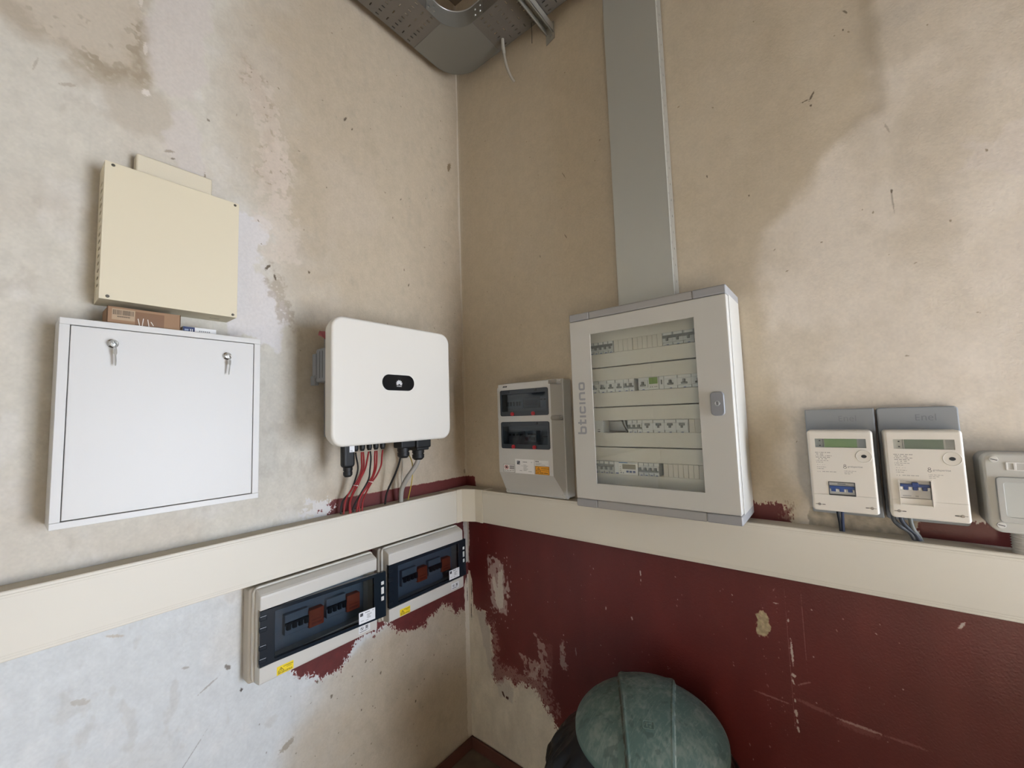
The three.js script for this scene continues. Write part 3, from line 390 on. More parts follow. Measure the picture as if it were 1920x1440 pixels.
// ---------------------------------------------------------------- inverter with its cables
const blackPl = mat(0x111213, 0.55), blackGloss = pmat(0x101114, 0.18), whitePl = mat(0xe2ddd3, 0.45), greyPl = mat(0x9b9d9c, 0.55);
const gland = (x, y, z, r, h) => [new THREE.CylinderGeometry(r, r, h * 0.34, 6).translate(x, y - h * 0.17, z), new THREE.CylinderGeometry(r * 0.86, r * 0.86, h * 0.12, 18).translate(x, y - h * 0.4, z), new THREE.CylinderGeometry(r, r * 0.98, h * 0.34, 12).translate(x, y - h * 0.63, z), new THREE.CylinderGeometry(r * 0.98, r * 0.66, h * 0.2, 12).translate(x, y - h * 0.9, z)];
{
  const zc = 0.615, y0 = 1.5405, o = onLeft('solar_inverter', 'white rounded solar inverter with a black oval display and cable glands below, near the corner', 'inverter', zc, y0);
  const cov = ext(rrShape(-0.2695, 0.2695, 0, 0.456, 0.046), 0.222, 0.262, 0.009, 5, 20);
  part('front_cover', cov, mat(0xdad6cd, 0.42), o);
  part('rear_rim', ext(rrShape(-0.262, 0.262, 0.006, 0.45, 0.044), 0.2, 0.224, 0.004, 2, 16), mat(0xd8d2c8, 0.5), o);
  const ribs = []; for (let i = 0; i < 26; i++) ribs.push(box2(-0.185 + i * 0.0146, -0.183 + i * 0.0146, 0.03, 0.44, 0.04, 0.075));
  part('heat_sink', [rb(-0.19, 0.2, 0.012, 0.446, 0.075, 0.202, 0.008), ...ribs], mat(0x8d8f90, 0.5, { metalness: 0.3 }), o);
  part('wall_bracket', box2(-0.16, 0.16, 0.3, 0.34, 0, 0.04), steel, o); part('wall_bracket', box2(-0.16, 0.16, 0.1, 0.13, 0, 0.04), steel, o);
  const dis = part('side_box', [rb(-0.232, -0.185, 0.235, 0.362, 0.07, 0.16, 0.008), rb(-0.236, -0.2, 0.25, 0.345, 0.05, 0.08, 0.004), rb(-0.24, -0.22, 0.225, 0.262, 0.045, 0.075, 0.004)], mat(0x85888c, 0.5), o, 'grey side box');
  part('rib', [box2(-0.2335, -0.232, 0.25, 0.35, 0.1, 0.104), box2(-0.2335, -0.232, 0.25, 0.35, 0.12, 0.124), cylZ(0.004, 0.004, 0.002, -0.226, 0.33, 0.16, 10), cylZ(0.004, 0.004, 0.002, -0.226, 0.27, 0.16, 10)], mat(0x74777b, 0.5), dis);
  part('rotary_switch', [cylZ(0.014, 0.012, 0.03, -0.195, 0.075, 0.13), box2(-0.214, -0.19, 0.05, 0.1, 0.12, 0.15)], blackPl, o);
  const pill = part('display', ext(rrShape(-0.0735, 0.0735, 0.1995, 0.2605, 0.0303), 0.2605, 0.2638, 0.0009, 2, 20), blackGloss, o);
  // flower emblem of eight petals and the word beneath it
  const pet = (a, len, w) => { const s = new THREE.Shape(); s.moveTo(0, 0); s.bezierCurveTo(w, len * 0.35, w, len * 0.85, 0.0002, len); s.bezierCurveTo(-w, len * 0.85, -w * 0.9, len * 0.35, 0, 0); return new THREE.ExtrudeGeometry(s, { depth: 0.0003, bevelEnabled: false, curveSegments: 6 }).translate(0, 0.0026, 0).rotateZ(a); };
  const logo = []; for (const s of [-1, 1]) { logo.push(pet(s * 0.2, 0.0165, 0.0036), pet(s * 0.62, 0.0158, 0.0036), pet(s * 1.08, 0.0142, 0.0032), pet(s * 1.5, 0.0115, 0.0024)); }
  part('emblem', [...logo.map((g) => g.translate(0.0015, 0.2225, 0.2638)), text('HUAWEI', 0.0042, 0.0003, 0.0015, 0.2165, 0.2638)], mat(0xcfcfcf, 0.4), pill);
  part('status_lamp', [-0.004, 0.004].map((x) => cylZ(0.0011, 0.0011, 0.0003, x, 0.249, 0.2638, 10)), mat(0x3a3d40, 0.4), pill);
  for (const z of [0.72, 0.692, 0.661, 0.632, 0.601]) part('cable_gland', gland(zc - z, 0.012, 0.13, 0.0105, 0.042), blackPl, o);
  const dg = part('dongle', [ext(rrShape(-0.0245, 0.0245, -0.0845, 0.02, 0.014), -0.016, 0.014, 0.011, 4).translate(zc - 0.768, 0, 0.158), ...gland(zc - 0.768, -0.084, 0.158, 0.0165, 0.034)], blackPl, o);
  const st = canvasTex(96, 128, (g) => { g.fillStyle = '#e9eaec'; g.fillRect(0, 0, 96, 128); g.fillStyle = '#55585c'; for (let i = 0; i < 4; i++) g.fillRect(14, 92 + i * 8, 40 + (i * 17) % 26, 3); });
  part('sticker', box2(zc - 0.769, zc - 0.749, -0.028, -0.002, 0.172, 0.1723), mat(0xffffff, 0.5, { map: st }), dg);
  part('connector_block', [rb(zc - 0.529, zc - 0.455, -0.034, 0.016, 0.1, 0.158, 0.006), ...gland(zc - 0.499, -0.034, 0.13, 0.0255, 0.042)], blackPl, o);
  part('connector_block', [rb(zc - 0.455, zc - 0.373, -0.04, 0.016, 0.096, 0.164, 0.008), rb(zc - 0.45, zc - 0.383, -0.05, -0.03, 0.1, 0.16, 0.005), ...gland(zc - 0.421, -0.048, 0.13, 0.0265, 0.044)], blackPl, o);
}
const redC = mat(0x8e2024, 0.45), blackC = mat(0x18181a, 0.5), greyC = mat(0x9c9890, 0.55);
function cable(pts, r, m, label, group) { const g = soloMesh('cable', tube(pts, r, 36, 8), m, label, 'cable', group); return g; }
{                                                                    // points are x, y, z in the room
  const T1 = [0.078, 1.373, 0.693], T2 = [0.078, 1.378, 0.628], y = TT - 0.02, j = (p, a, b, c) => [p[0] + a, p[1] + b, p[2] + c];
  cable([[0.13, 1.505, 0.72], [0.12, 1.49, 0.712], [0.104, 1.443, 0.695], [0.09, 1.405, 0.696], [0.06, 1.35, 0.702], [0.035, 1.31, 0.722], [0.03, y, 0.727]], 0.0033, blackC, 'black cable from the first small gland, left of the red bundles');
  cable([[0.128, 1.505, 0.694], [0.12, 1.48, 0.689], [0.1, 1.44, 0.677], [0.086, 1.4, 0.682], j(T1, 0, 0, 0.004), [0.05, 1.32, 0.715], [0.04, y, 0.722]], 0.0033, redC, 'red cable in the left bundle, leftmost of its three', 'red cables under the inverter');
  cable([[0.132, 1.505, 0.689], [0.124, 1.48, 0.682], [0.106, 1.44, 0.672], [0.09, 1.4, 0.678], j(T1, 0.004, 0, -0.003), [0.055, 1.31, 0.701], [0.05, y, 0.698]], 0.0033, redC, 'red cable in the left bundle, middle of its three', 'red cables under the inverter');
  cable([[0.13, 1.505, 0.664], [0.122, 1.48, 0.664], [0.105, 1.435, 0.665], [0.092, 1.4, 0.676], j(T1, 0.006, 0.001, -0.009), [0.056, 1.31, 0.7], [0.048, y, 0.689]], 0.0033, redC, 'red cable in the left bundle, rightmost of its three', 'red cables under the inverter');
  cable([[0.13, 1.505, 0.657], [0.12, 1.48, 0.648], [0.1, 1.43, 0.64], [0.085, 1.39, 0.637], [0.06, 1.33, 0.66], [0.045, 1.29, 0.676], [0.04, y, 0.684]], 0.0033, blackC, 'black cable running between the two red bundles');
  cable([[0.129, 1.505, 0.635], [0.12, 1.48, 0.631], [0.102, 1.435, 0.621], [0.088, 1.4, 0.622], j(T2, 0, 0, 0.004), [0.06, 1.31, 0.665], [0.05, y, 0.672]], 0.0033, redC, 'red cable in the right bundle, leftmost of its three', 'red cables under the inverter');
  cable([[0.132, 1.505, 0.629], [0.124, 1.48, 0.624], [0.106, 1.435, 0.616], [0.09, 1.4, 0.618], j(T2, 0.004, 0, -0.003), [0.056, 1.31, 0.66], [0.05, y, 0.656]], 0.0033, redC, 'red cable in the right bundle, middle of its three', 'red cables under the inverter');
  cable([[0.13, 1.505, 0.601], [0.122, 1.48, 0.599], [0.104, 1.44, 0.592], [0.092, 1.4, 0.606], j(T2, 0.005, 0, -0.009), [0.056, 1.31, 0.642], [0.048, y, 0.646]], 0.0033, redC, 'red cable in the right bundle, rightmost of its three', 'red cables under the inverter');
  for (const [p, n] of [[T1, 'left'], [T2, 'right']]) { const g = new THREE.TorusGeometry(0.0088, 0.0016, 6, 20).rotateX(Math.PI / 2).rotateX(-0.3); const k = soloMesh('cable_tie', [g, box(0.004, 0.004, 0.005, 0.0095, 0, 0)], mat(0xd8cfc4, 0.5), `white plastic cable tie round the ${n} bundle of red cables`, 'cable tie'); k.position.set(p[0] + 0.003, p[1], p[2] - 0.002); }
  cable([[0.13, 1.475, 0.513], [0.122, 1.455, 0.512], [0.1, 1.42, 0.509], [0.075, 1.38, 0.51], [0.04, 1.31, 0.522], [0.02, y, 0.52]], 0.0042, blackC, 'lone black cable dropping from the left large gland to the trunking');
  cable([[0.13, 1.455, 0.421], [0.128, 1.44, 0.423], [0.115, 1.41, 0.434], [0.095, 1.37, 0.455], [0.065, 1.32, 0.462], [0.04, y, 0.45]], 0.0105, greyC, 'thick grey sheathed cable bending down from the right large gland');
  cable([[0.1, 1.47, 0.447], [0.098, 1.44, 0.431], [0.07, 1.37, 0.408], [0.05, 1.31, 0.405], [0.03, y, 0.41]], 0.0022, mat(0xb9a23c, 0.5), 'thin yellow earth cable beside the thick grey cable');
  cable([[0.06, 1.53, 0.47], [0.04, 1.45, 0.44], [0.03, 1.38, 0.435], [0.02, y, 0.43]], 0.003, mat(0xb9b2a4, 0.6), 'pale cable against the wall behind the large glands');
  const g = new THREE.PlaneGeometry(0.11, 0.07, 24, 14), P = g.attributes.position;
  for (let i = 0; i < P.count; i++) { const u = P.getX(i), v = P.getY(i); P.setZ(i, 0.006 * Math.sin(u * 90 + v * 40) + 0.008 * (fbm(u * 60, v * 60, 3) - 0.5)); P.setY(i, v * (0.35 + 0.65 * sstep(-0.055, 0.02, u)) + 0.008 * (fbm(u * 40, 3, 2) - 0.5)); }
  g.computeVertexNormals();
  const f = soloMesh('plastic_film', g, pmat(0xb76a72, 0.45, { side: THREE.DoubleSide }), 'crumpled pink plastic film poking out behind the inverter at its upper left', 'plastic film');
  f.rotation.set(0, Math.PI / 2 - 0.5, -0.25); f.position.set(0.095, 1.955, 0.803); f.scale.setScalar(0.75);
}

// ---------------------------------------------------------------- two dark-windowed switch boxes beneath the left trunking
const lidGrey = mat(0xcfcbc2, 0.42), baseGrey = mat(0xbcb3a4, 0.55), smoke = pmat(new THREE.Color(0.62, 0.66, 0.7), 0.05, { transmission: 1, thickness: 0, side: THREE.DoubleSide }), smokeSolid = pmat(0x1c232b, 0.12), dinWhite = mat(0xb7babc, 0.5);
const yellowTex = canvasTex(256, 192, (g) => {
  g.fillStyle = '#f0d21c'; g.fillRect(0, 0, 256, 192); g.fillStyle = '#17150c'; g.strokeStyle = '#17150c';
  g.lineWidth = 7; g.lineJoin = 'round'; g.beginPath(); g.moveTo(62, 40); g.lineTo(106, 122); g.lineTo(18, 122); g.closePath(); g.stroke();
  g.beginPath(); g.moveTo(66, 62); g.lineTo(52, 92); g.lineTo(62, 92); g.lineTo(56, 114); g.lineTo(76, 84); g.lineTo(65, 84); g.lineTo(74, 62); g.fill();
  g.font = 'bold 34px sans-serif'; g.fillText('ATTENZIONE', 98, 56, 150); for (let i = 0; i < 7; i++) g.fillRect(150 + i * 11, 76, 8, 9); for (let i = 0; i < 22; i++) { if (i % 7 !== 5) g.fillRect(16 + i * 10, 140, 8, 12); if (i % 6 !== 4) g.fillRect(16 + i * 10, 160, 8, 12); }
});
const whiteTex = canvasTex(256, 192, (g) => { g.fillStyle = '#e8e9ea'; g.fillRect(0, 0, 256, 192); g.fillStyle = '#2a2c30'; g.fillRect(18, 20, 46, 52); g.fillStyle = '#77797c'; g.fillRect(26, 28, 12, 14); g.fillRect(46, 50, 10, 14); g.fillStyle = '#3a3c40'; for (let i = 0; i < 6; i++) g.fillRect(96 + i * 13, 22, 9, 14); g.font = 'bold 20px sans-serif'; g.fillText('CE', 210, 36); for (let i = 0; i < 6; i++) g.fillRect(120 + (i % 2) * 10, 62 + i * 13, 80 - (i * 13) % 40, 4); g.fillRect(30, 146, 46, 5); g.fillRect(110, 158, 36, 5); });
const white2Tex = canvasTex(256, 160, (g) => { g.fillStyle = '#e6e6e6'; g.fillRect(0, 0, 256, 160); g.strokeStyle = '#303236'; g.lineWidth = 7; g.beginPath(); g.arc(72, 66, 32, 0, 7); g.stroke(); g.beginPath(); g.moveTo(50, 44); g.lineTo(94, 88); g.stroke(); g.fillStyle = '#303236'; g.fillRect(64, 52, 16, 28); g.fillRect(150, 34, 62, 18); g.fillRect(158, 58, 48, 18); g.fillRect(150, 82, 62, 14); g.fillRect(24, 120, 196, 7); g.fillRect(24, 134, 150, 6); });
const stick = (x0, x1, y0, y1, z, t) => [box2(x0, x1, y0, y1, z, z + 0.0003), mat(0xffffff, 0.5, { map: t })];
function switchBox(name, label, zc, ajar) {
  const o = onLeft(name, label, 'switch box', zc, 0.803, 'smoked-window switch boxes under the left trunking');
  const hw = 0.2085, H = 0.279;
  part('base', [rb(-0.227, 0.225, -0.01, H + 0.009, 0, 0.053, 0.01)], baseGrey, o);
  // lid: flat front band top and bottom, sloped shoulders, a window cut through
  const prof = [[0.05, -0.002], [0.076, -0.003], [0.1, 0.001], [0.1062, 0.006], [0.107, 0.012], [0.107, 0.266], [0.1062, 0.272], [0.1, 0.277], [0.078, 0.286], [0.05, 0.288]];
  const lid = csg(prep(extX(prof, -hw - 0.005, hw, 0.003)), [prep(box2(-hw - 0.02, hw + 0.01, 0.054, 0.229, 0.088, 0.2)), prep(box2(-hw + 0.035, hw - 0.03, 0.06, 0.223, 0.02, 0.2))]);
  part('lid', lid, lidGrey, o);
  const rs = rrShape(-0.2205, 0.2195, -0.0085, 0.293, 0.022); rs.holes.push(rrShape(-0.2, 0.2, 0.012, 0.272, 0.012, new THREE.Path()));
  part('rim', ext(rs, 0.051, 0.066, 0.004, 3, 10), mat(0xd6d2c8, 0.45), o);
  // inside: mounting plate, breakers with dark levers, orange fuse parts
  part('mounting_plate', box2(-hw + 0.034, hw - 0.029, 0.06, 0.223, 0.05, 0.056), mat(0x8b949c, 0.6), o);
  for (const [x0, x1] of [[-0.125, -0.045], [0.02, 0.095]]) { const b = part('breaker', rb(x0, x1, 0.105, 0.172, 0.056, 0.074, 0.002), mat(0x8f979e, 0.5), o); const n = 4, w = (x1 - x0) / n; part('lever', Array.from({ length: n }, (_, i) => box2(x0 + i * w + w * 0.2, x0 + i * w + w * 0.8, 0.124, 0.146, 0.074, 0.084)).concat([box2(x0, x1, 0.138, 0.146, 0.074, 0.08)]), mat(0x14181c, 0.5), b); }
  for (const x of [-0.02, 0.122]) { const b = part('isolator', [rb(x - 0.027, x + 0.027, 0.1, 0.16, 0.056, 0.082, 0.003)], mat(0xc8542c, 0.5), o, 'orange isolator'); part('label', [box2(x - 0.018, x + 0.018, 0.108, 0.116, 0.082, 0.0824), box2(x - 0.018, x + 0.018, 0.122, 0.127, 0.082, 0.0824)], mat(0xa8401e, 0.6), b); }
  // window door, hinged at its left edge
  const d = new THREE.Group(); d.name = 'window_door'; d.position.set(-hw - 0.004, 0, 0.094); d.rotation.y = -ajar; o.add(d);
  const W = 2 * hw + 0.022, y0 = 0.056, y1 = 0.2275;
  const fr = rrShape(0, W, y0, y1, 0.003), hole = rrShape(0.043, W - 0.05, y0 + 0.012, y1 - 0.012, 0.003, new THREE.Path()); fr.holes.push(hole);
  for (const [a, b] of [[0.118, 0.135], [0.143, 0.17], [0.178, 0.192]]) fr.holes.push(rrShape(W - 0.02, W - 0.007, a, b, 0.003, new THREE.Path()));
  part('frame', ext(fr, 0, 0.014, 0.001, 1, 6), smokeSolid, d);
  part('pane', ext(rrShape(0.042, W - 0.049, y0 + 0.011, y1 - 0.011, 0.003), 0.0095, 0.0113, 0.0004, 1), smoke, d);
  part('grip_insert', [[0.118, 0.135], [0.143, 0.17], [0.178, 0.192]].map(([a, b]) => rb(W - 0.0195, W - 0.0075, a + 0.0005, b - 0.0005, 0.004, 0.012, 0.001)), mat(0xd8d8d4, 0.5), d, 'white insert in the grip');
  part('hinge', [0.075, 0.115, 0.17, 0.205].map((y) => rb(-0.003, 0.02, y - 0.008, y + 0.008, 0.01, 0.0155, 0.003)), smokeSolid, d);
  let [g, m] = stick(W - 0.112, W - 0.047, 0.064, 0.106, 0.0143, whiteTex); part('sticker', g, m, d, 'white type plate');
  [g, m] = stick(-0.166, -0.113, 0.006, 0.031, 0.1075, yellowTex);
  const onBand = (x0, x1, y0, y1, t, l) => { const gg = new THREE.BoxGeometry(x1 - x0, y1 - y0, 0.0004); gg.translate((x0 + x1) / 2, (y0 + y1) / 2, 0.1073); part('sticker', gg, mat(0xffffff, 0.5, { map: t }), o, l); };
  onBand(-0.162, -0.11, 0.0075, 0.034, yellowTex, 'yellow danger sticker'); onBand(0.128, 0.176, 0.014, 0.042, white2Tex, 'white symbol sticker');
  return o;
}
switchBox('switch_box', 'grey switch box with its smoked window door slightly ajar, farther from the corner', 0.824, 0.085);
switchBox('switch_box', 'grey switch box with its smoked window door shut, beside the corner', 0.347, 0.0);

// ---------------------------------------------------------------- small grey two-window box, right wall
{
  const xc = 0.506, y0 = 1.2695, o = onRight('breaker_box', 'grey breaker box with two dark windows and red latch knobs, beside the glazed panel', 'switch box', xc, y0);
  const bm = mat(0xc3c4c2, 0.5), lm = mat(0xcccbc7, 0.48);
  const H = 0.512, hw = 0.166;
  part('base', [rb(-hw + 0.004, hw, 0, H, 0, 0.066, 0.005), rb(-hw, hw + 0.002, -0.002, H + 0.001, 0.056, 0.07, 0.003)], bm, o);
  // lid as a tapered hull with a sloping foot
  const ring = (x0, x1, ya, yb, z) => [[x0, ya, z], [x1, ya, z], [x1, yb, z], [x0, yb, z]];
  const A = ring(-0.164, 0.163, 0.002, H - 0.002, 0.068), B = ring(-0.146, 0.147, 0.104, H - 0.009, 0.1405), pts = [...A, ...B], idx = [0, 2, 1, 0, 3, 2, 4, 5, 6, 4, 6, 7];
  for (let i = 0; i < 4; i++) { const j = (i + 1) % 4; idx.push(i, j, 4 + j, i, 4 + j, 4 + i); }
  let g = new THREE.BufferGeometry(); g.setAttribute('position', new THREE.BufferAttribute(new Float32Array(pts.flat()), 3)); g.setIndex(idx); g = prep(g); g.computeVertexNormals();
  const cuts = [];
  const win = [[-0.128, 0.136, 0.357, 0.475], [-0.127, 0.137, 0.212, 0.331]];
  for (const [a, b, c, d] of win) cuts.push(prep(rb(a + 0.006, b - 0.006, c + 0.006, d - 0.006, 0.09, 0.2, 0.004)));
  for (const s of [-1, 1]) { cuts.push(prep(new THREE.CylinderGeometry(0.0115, 0.0115, 0.2, 20).rotateX(Math.PI / 2).translate(s * 0.155, 0.3445, 0.17)), prep(box2(s * 0.155 - 0.02 * (s < 0), s * 0.155 + 0.02 * (s > 0), 0.333, 0.356, 0.075, 0.2)), prep(box2(s > 0 ? 0.139 : -0.18, s > 0 ? 0.18 : -0.139, H - 0.024, H + 0.02, 0.076, 0.2)), prep(box2(s > 0 ? 0.146 : -0.18, s > 0 ? 0.18 : -0.146, -0.02, 0.018, 0.075, 0.2))); }
  const lid = part('lid', csg(g, cuts), lm, o);
  for (const s of [-1, 1]) for (const y of [H - 0.012, 0.3445, 0.009]) { const k = part('screw', cylZ(0.0062, 0.0055, 0.004, s * 0.157, y, 0.075, 16), mat(0xd4d2cc, 0.4), o); part('slot', box2(s * 0.157 - 0.0045, s * 0.157 + 0.0045, y - 0.0006, y + 0.0006, 0.0788, 0.0793), mat(0x6b6a66, 0.7), k); }
  const dark = pmat(0x2f363d, 0.3), tint = pmat(new THREE.Color(0.48, 0.53, 0.57), 0.05, { transmission: 1, thickness: 0, side: THREE.DoubleSide });
  win.forEach(([a, b, c, d], k) => {
    const w = part('window', (() => { const s = rrShape(a, b, c, d, 0.009); s.holes.push(rrShape(a + 0.01, b - 0.01, c + 0.02, d - 0.02, 0.004, new THREE.Path())); return ext(s, 0.139, 0.1445, 0.0012, 2, 6); })(), dark, o);
    part('pane', ext(rrShape(a + 0.009, b - 0.009, c + 0.019, d - 0.019, 0.004), 0.142, 0.1432, 0.0003, 1), tint, w);
    for (const x of [a + 0.072, a + 0.187]) part('latch', [cylZ(0.0085, 0.0085, 0.01, x, c + 0.009, 0.1405, 20), cylZ(0.006, 0.005, 0.0025, x, c + 0.009, 0.1503, 20)], mat(0xb3232c, 0.35), w, 'red latch knob');
    for (const x of [a + 0.055, a + 0.2]) part('hinge', rb(x - 0.006, x + 0.006, d - 0.013, d - 0.003, 0.142, 0.148, 0.002), mat(0x2e3338, 0.4), w);
    part('mounting_plate', box2(a + 0.007, b - 0.007, c + 0.007, d - 0.007, 0.096, 0.1), mat(0x9a9ea0, 0.6), o);
    const n = k ? 12 : 5, x0 = a + 0.02;
    if (!k) {
      const br = part('breaker', [box2(x0, x0 + 0.09, c + 0.035, c + 0.075, 0.1, 0.116)], mat(0xa9adaf, 0.5), o); part('lever', Array.from({ length: 5 }, (_, i) => box2(x0 + 0.004 + i * 0.017, x0 + 0.011 + i * 0.017, c + 0.045, c + 0.064, 0.116, 0.124)), mat(0x3a3f44, 0.5), br);
      const mt = part('energy_meter', rb(x0 + 0.095, x0 + 0.182, c + 0.033, c + 0.08, 0.1, 0.118, 0.003), mat(0x6d7274, 0.5), o); part('screen', box2(x0 + 0.105, x0 + 0.172, c + 0.046, c + 0.068, 0.118, 0.1184), mat(0x4a5150, 0.3), mt);
      const b2 = part('breaker', rb(x0 + 0.184, x0 + 0.23, c + 0.035, c + 0.08, 0.1, 0.116, 0.002), mat(0xa9adaf, 0.5), o); part('lever', [box2(x0 + 0.188, x0 + 0.198, c + 0.066, c + 0.071, 0.116, 0.12), box2(x0 + 0.206, x0 + 0.22, c + 0.066, c + 0.071, 0.116, 0.12)], mat(0x2b2f33, 0.5), b2);
    } else {
      const br = part('breaker', rb(x0, x0 + 0.09, c + 0.045, c + 0.078, 0.1, 0.116, 0.002), mat(0x8b9092, 0.5), o); part('lever', Array.from({ length: 4 }, (_, i) => box2(x0 + 0.008 + i * 0.021, x0 + 0.018 + i * 0.021, c + 0.056, c + 0.064, 0.116, 0.122)), mat(0x33383c, 0.5), br);
      const b2 = part('breaker', rb(x0 + 0.095, x0 + 0.17, c + 0.03, c + 0.078, 0.1, 0.118, 0.002), mat(0x9ba0a2, 0.5), o); part('lever', [box2(x0 + 0.115, x0 + 0.155, c + 0.06, c + 0.065, 0.118, 0.122), box2(x0 + 0.1, x0 + 0.11, c + 0.035, c + 0.05, 0.118, 0.121), box2(x0 + 0.125, x0 + 0.15, c + 0.035, c + 0.05, 0.118, 0.121)], mat(0x2b2f33, 0.5), b2);
      const b3 = part('breaker', rb(x0 + 0.175, x0 + 0.226, c + 0.038, c + 0.074, 0.1, 0.114, 0.002), mat(0x8b9092, 0.5), o); part('lever', box2(x0 + 0.195, x0 + 0.215, c + 0.05, c + 0.055, 0.114, 0.118), mat(0x33383c, 0.5), b3);
    }
  });
  part('emblem', [-0.0085, 0, 0.0085].map((x) => ext(poly([[-0.004, 0], [0.003, 0], [0.0045, 0.007], [-0.0015, 0.007]]), 0, 0.0003).translate(-0.1 + x, 0.488, 0.1405)), mat(0x35383b, 0.5), o);
  const orange = canvasTex(256, 160, (g) => { g.fillStyle = '#eda318'; g.fillRect(0, 0, 256, 160); g.strokeStyle = g.fillStyle = '#1c1608'; g.lineWidth = 5; g.strokeRect(6, 6, 244, 148); g.beginPath(); g.moveTo(62, 26); g.lineTo(100, 96); g.lineTo(24, 96); g.closePath(); g.lineWidth = 6; g.stroke(); g.beginPath(); g.moveTo(66, 44); g.lineTo(54, 70); g.lineTo(62, 70); g.lineTo(57, 90); g.lineTo(74, 64); g.lineTo(65, 64); g.fill(); g.font = 'bold 24px sans-serif'; g.fillText('ATTENZIONE', 106, 52, 138); for (let i = 0; i < 9; i++) g.fillRect(112 + i * 14, 78, 10, 7); for (let i = 0; i < 21; i++) if (i % 8 !== 5) g.fillRect(20 + i * 10, 122, 8, 13); });
  const noFix = canvasTex(256, 176, (g) => { g.fillStyle = '#ececea'; g.fillRect(0, 0, 256, 176); g.strokeStyle = '#222'; g.lineWidth = 5; g.strokeRect(4, 4, 248, 168); g.fillStyle = '#26221e'; g.beginPath(); g.arc(72, 66, 26, 0, 7); g.fill(); g.strokeStyle = '#b12a26'; g.lineWidth = 9; g.beginPath(); g.arc(72, 66, 42, 0, 7); g.moveTo(44, 36); g.lineTo(100, 96); g.stroke(); g.fillStyle = '#26221e'; for (let r = 0; r < 3; r++) for (let i = 0; i < 5; i++) g.fillRect(140 + i * 21, 26 + r * 30, 16, 20); for (let i = 0; i < 21; i++) if (i % 6 !== 4) g.fillRect(18 + i * 10.5, 134, 8, 13); });
  const plate = canvasTex(256, 200, (g) => { g.fillStyle = '#ecebea'; g.fillRect(0, 0, 256, 200); g.fillStyle = '#33353a'; g.fillRect(26, 26, 40, 50); g.fillStyle = '#b6b7ba'; g.fillRect(34, 34, 12, 12); g.fillRect(50, 56, 10, 12); g.fillStyle = '#66686c'; for (let i = 0; i < 6; i++) g.fillRect(106 + i * 10, 34, 7, 10); g.font = '16px sans-serif'; g.fillText('CE', 214, 46); for (let i = 0; i < 7; i++) g.fillRect(112, 78 + i * 13, 40 + (i * 23) % 34, 3); g.fillRect(86, 92, 18, 3); g.fillRect(60, 160, 34, 4); g.fillRect(178, 166, 44, 4); });
  const small = canvasTex(256, 100, (g) => { g.fillStyle = '#e6e5e2'; g.fillRect(0, 0, 256, 100); g.fillStyle = '#3c3d40'; for (let i = 0; i < 4; i++) g.fillRect(12 + i * 17, 12, 12, 18); g.fillStyle = '#808286'; g.fillRect(12, 46, 120, 4); g.fillRect(12, 62, 90, 4); g.fillRect(12, 78, 180, 5); g.strokeStyle = '#9a9b9e'; g.beginPath(); g.arc(220, 50, 16, 0, 7); g.stroke(); });
  const Z = 0.1405;
  for (const [x0, x1, a, b, t, l] of [[-0.122, -0.056, 0.107, 0.141, noFix, 'white prohibition sticker'], [-0.053, 0.05, 0.105, 0.167, plate, 'white type plate'], [0.054, 0.125, 0.142, 0.165, small, 'small white sticker'], [0.055, 0.128, 0.106, 0.141, orange, 'orange danger sticker']]) { const [g2, m2] = stick(x0, x1, a, b, Z, t); part('sticker', g2, m2, o, l); }
}

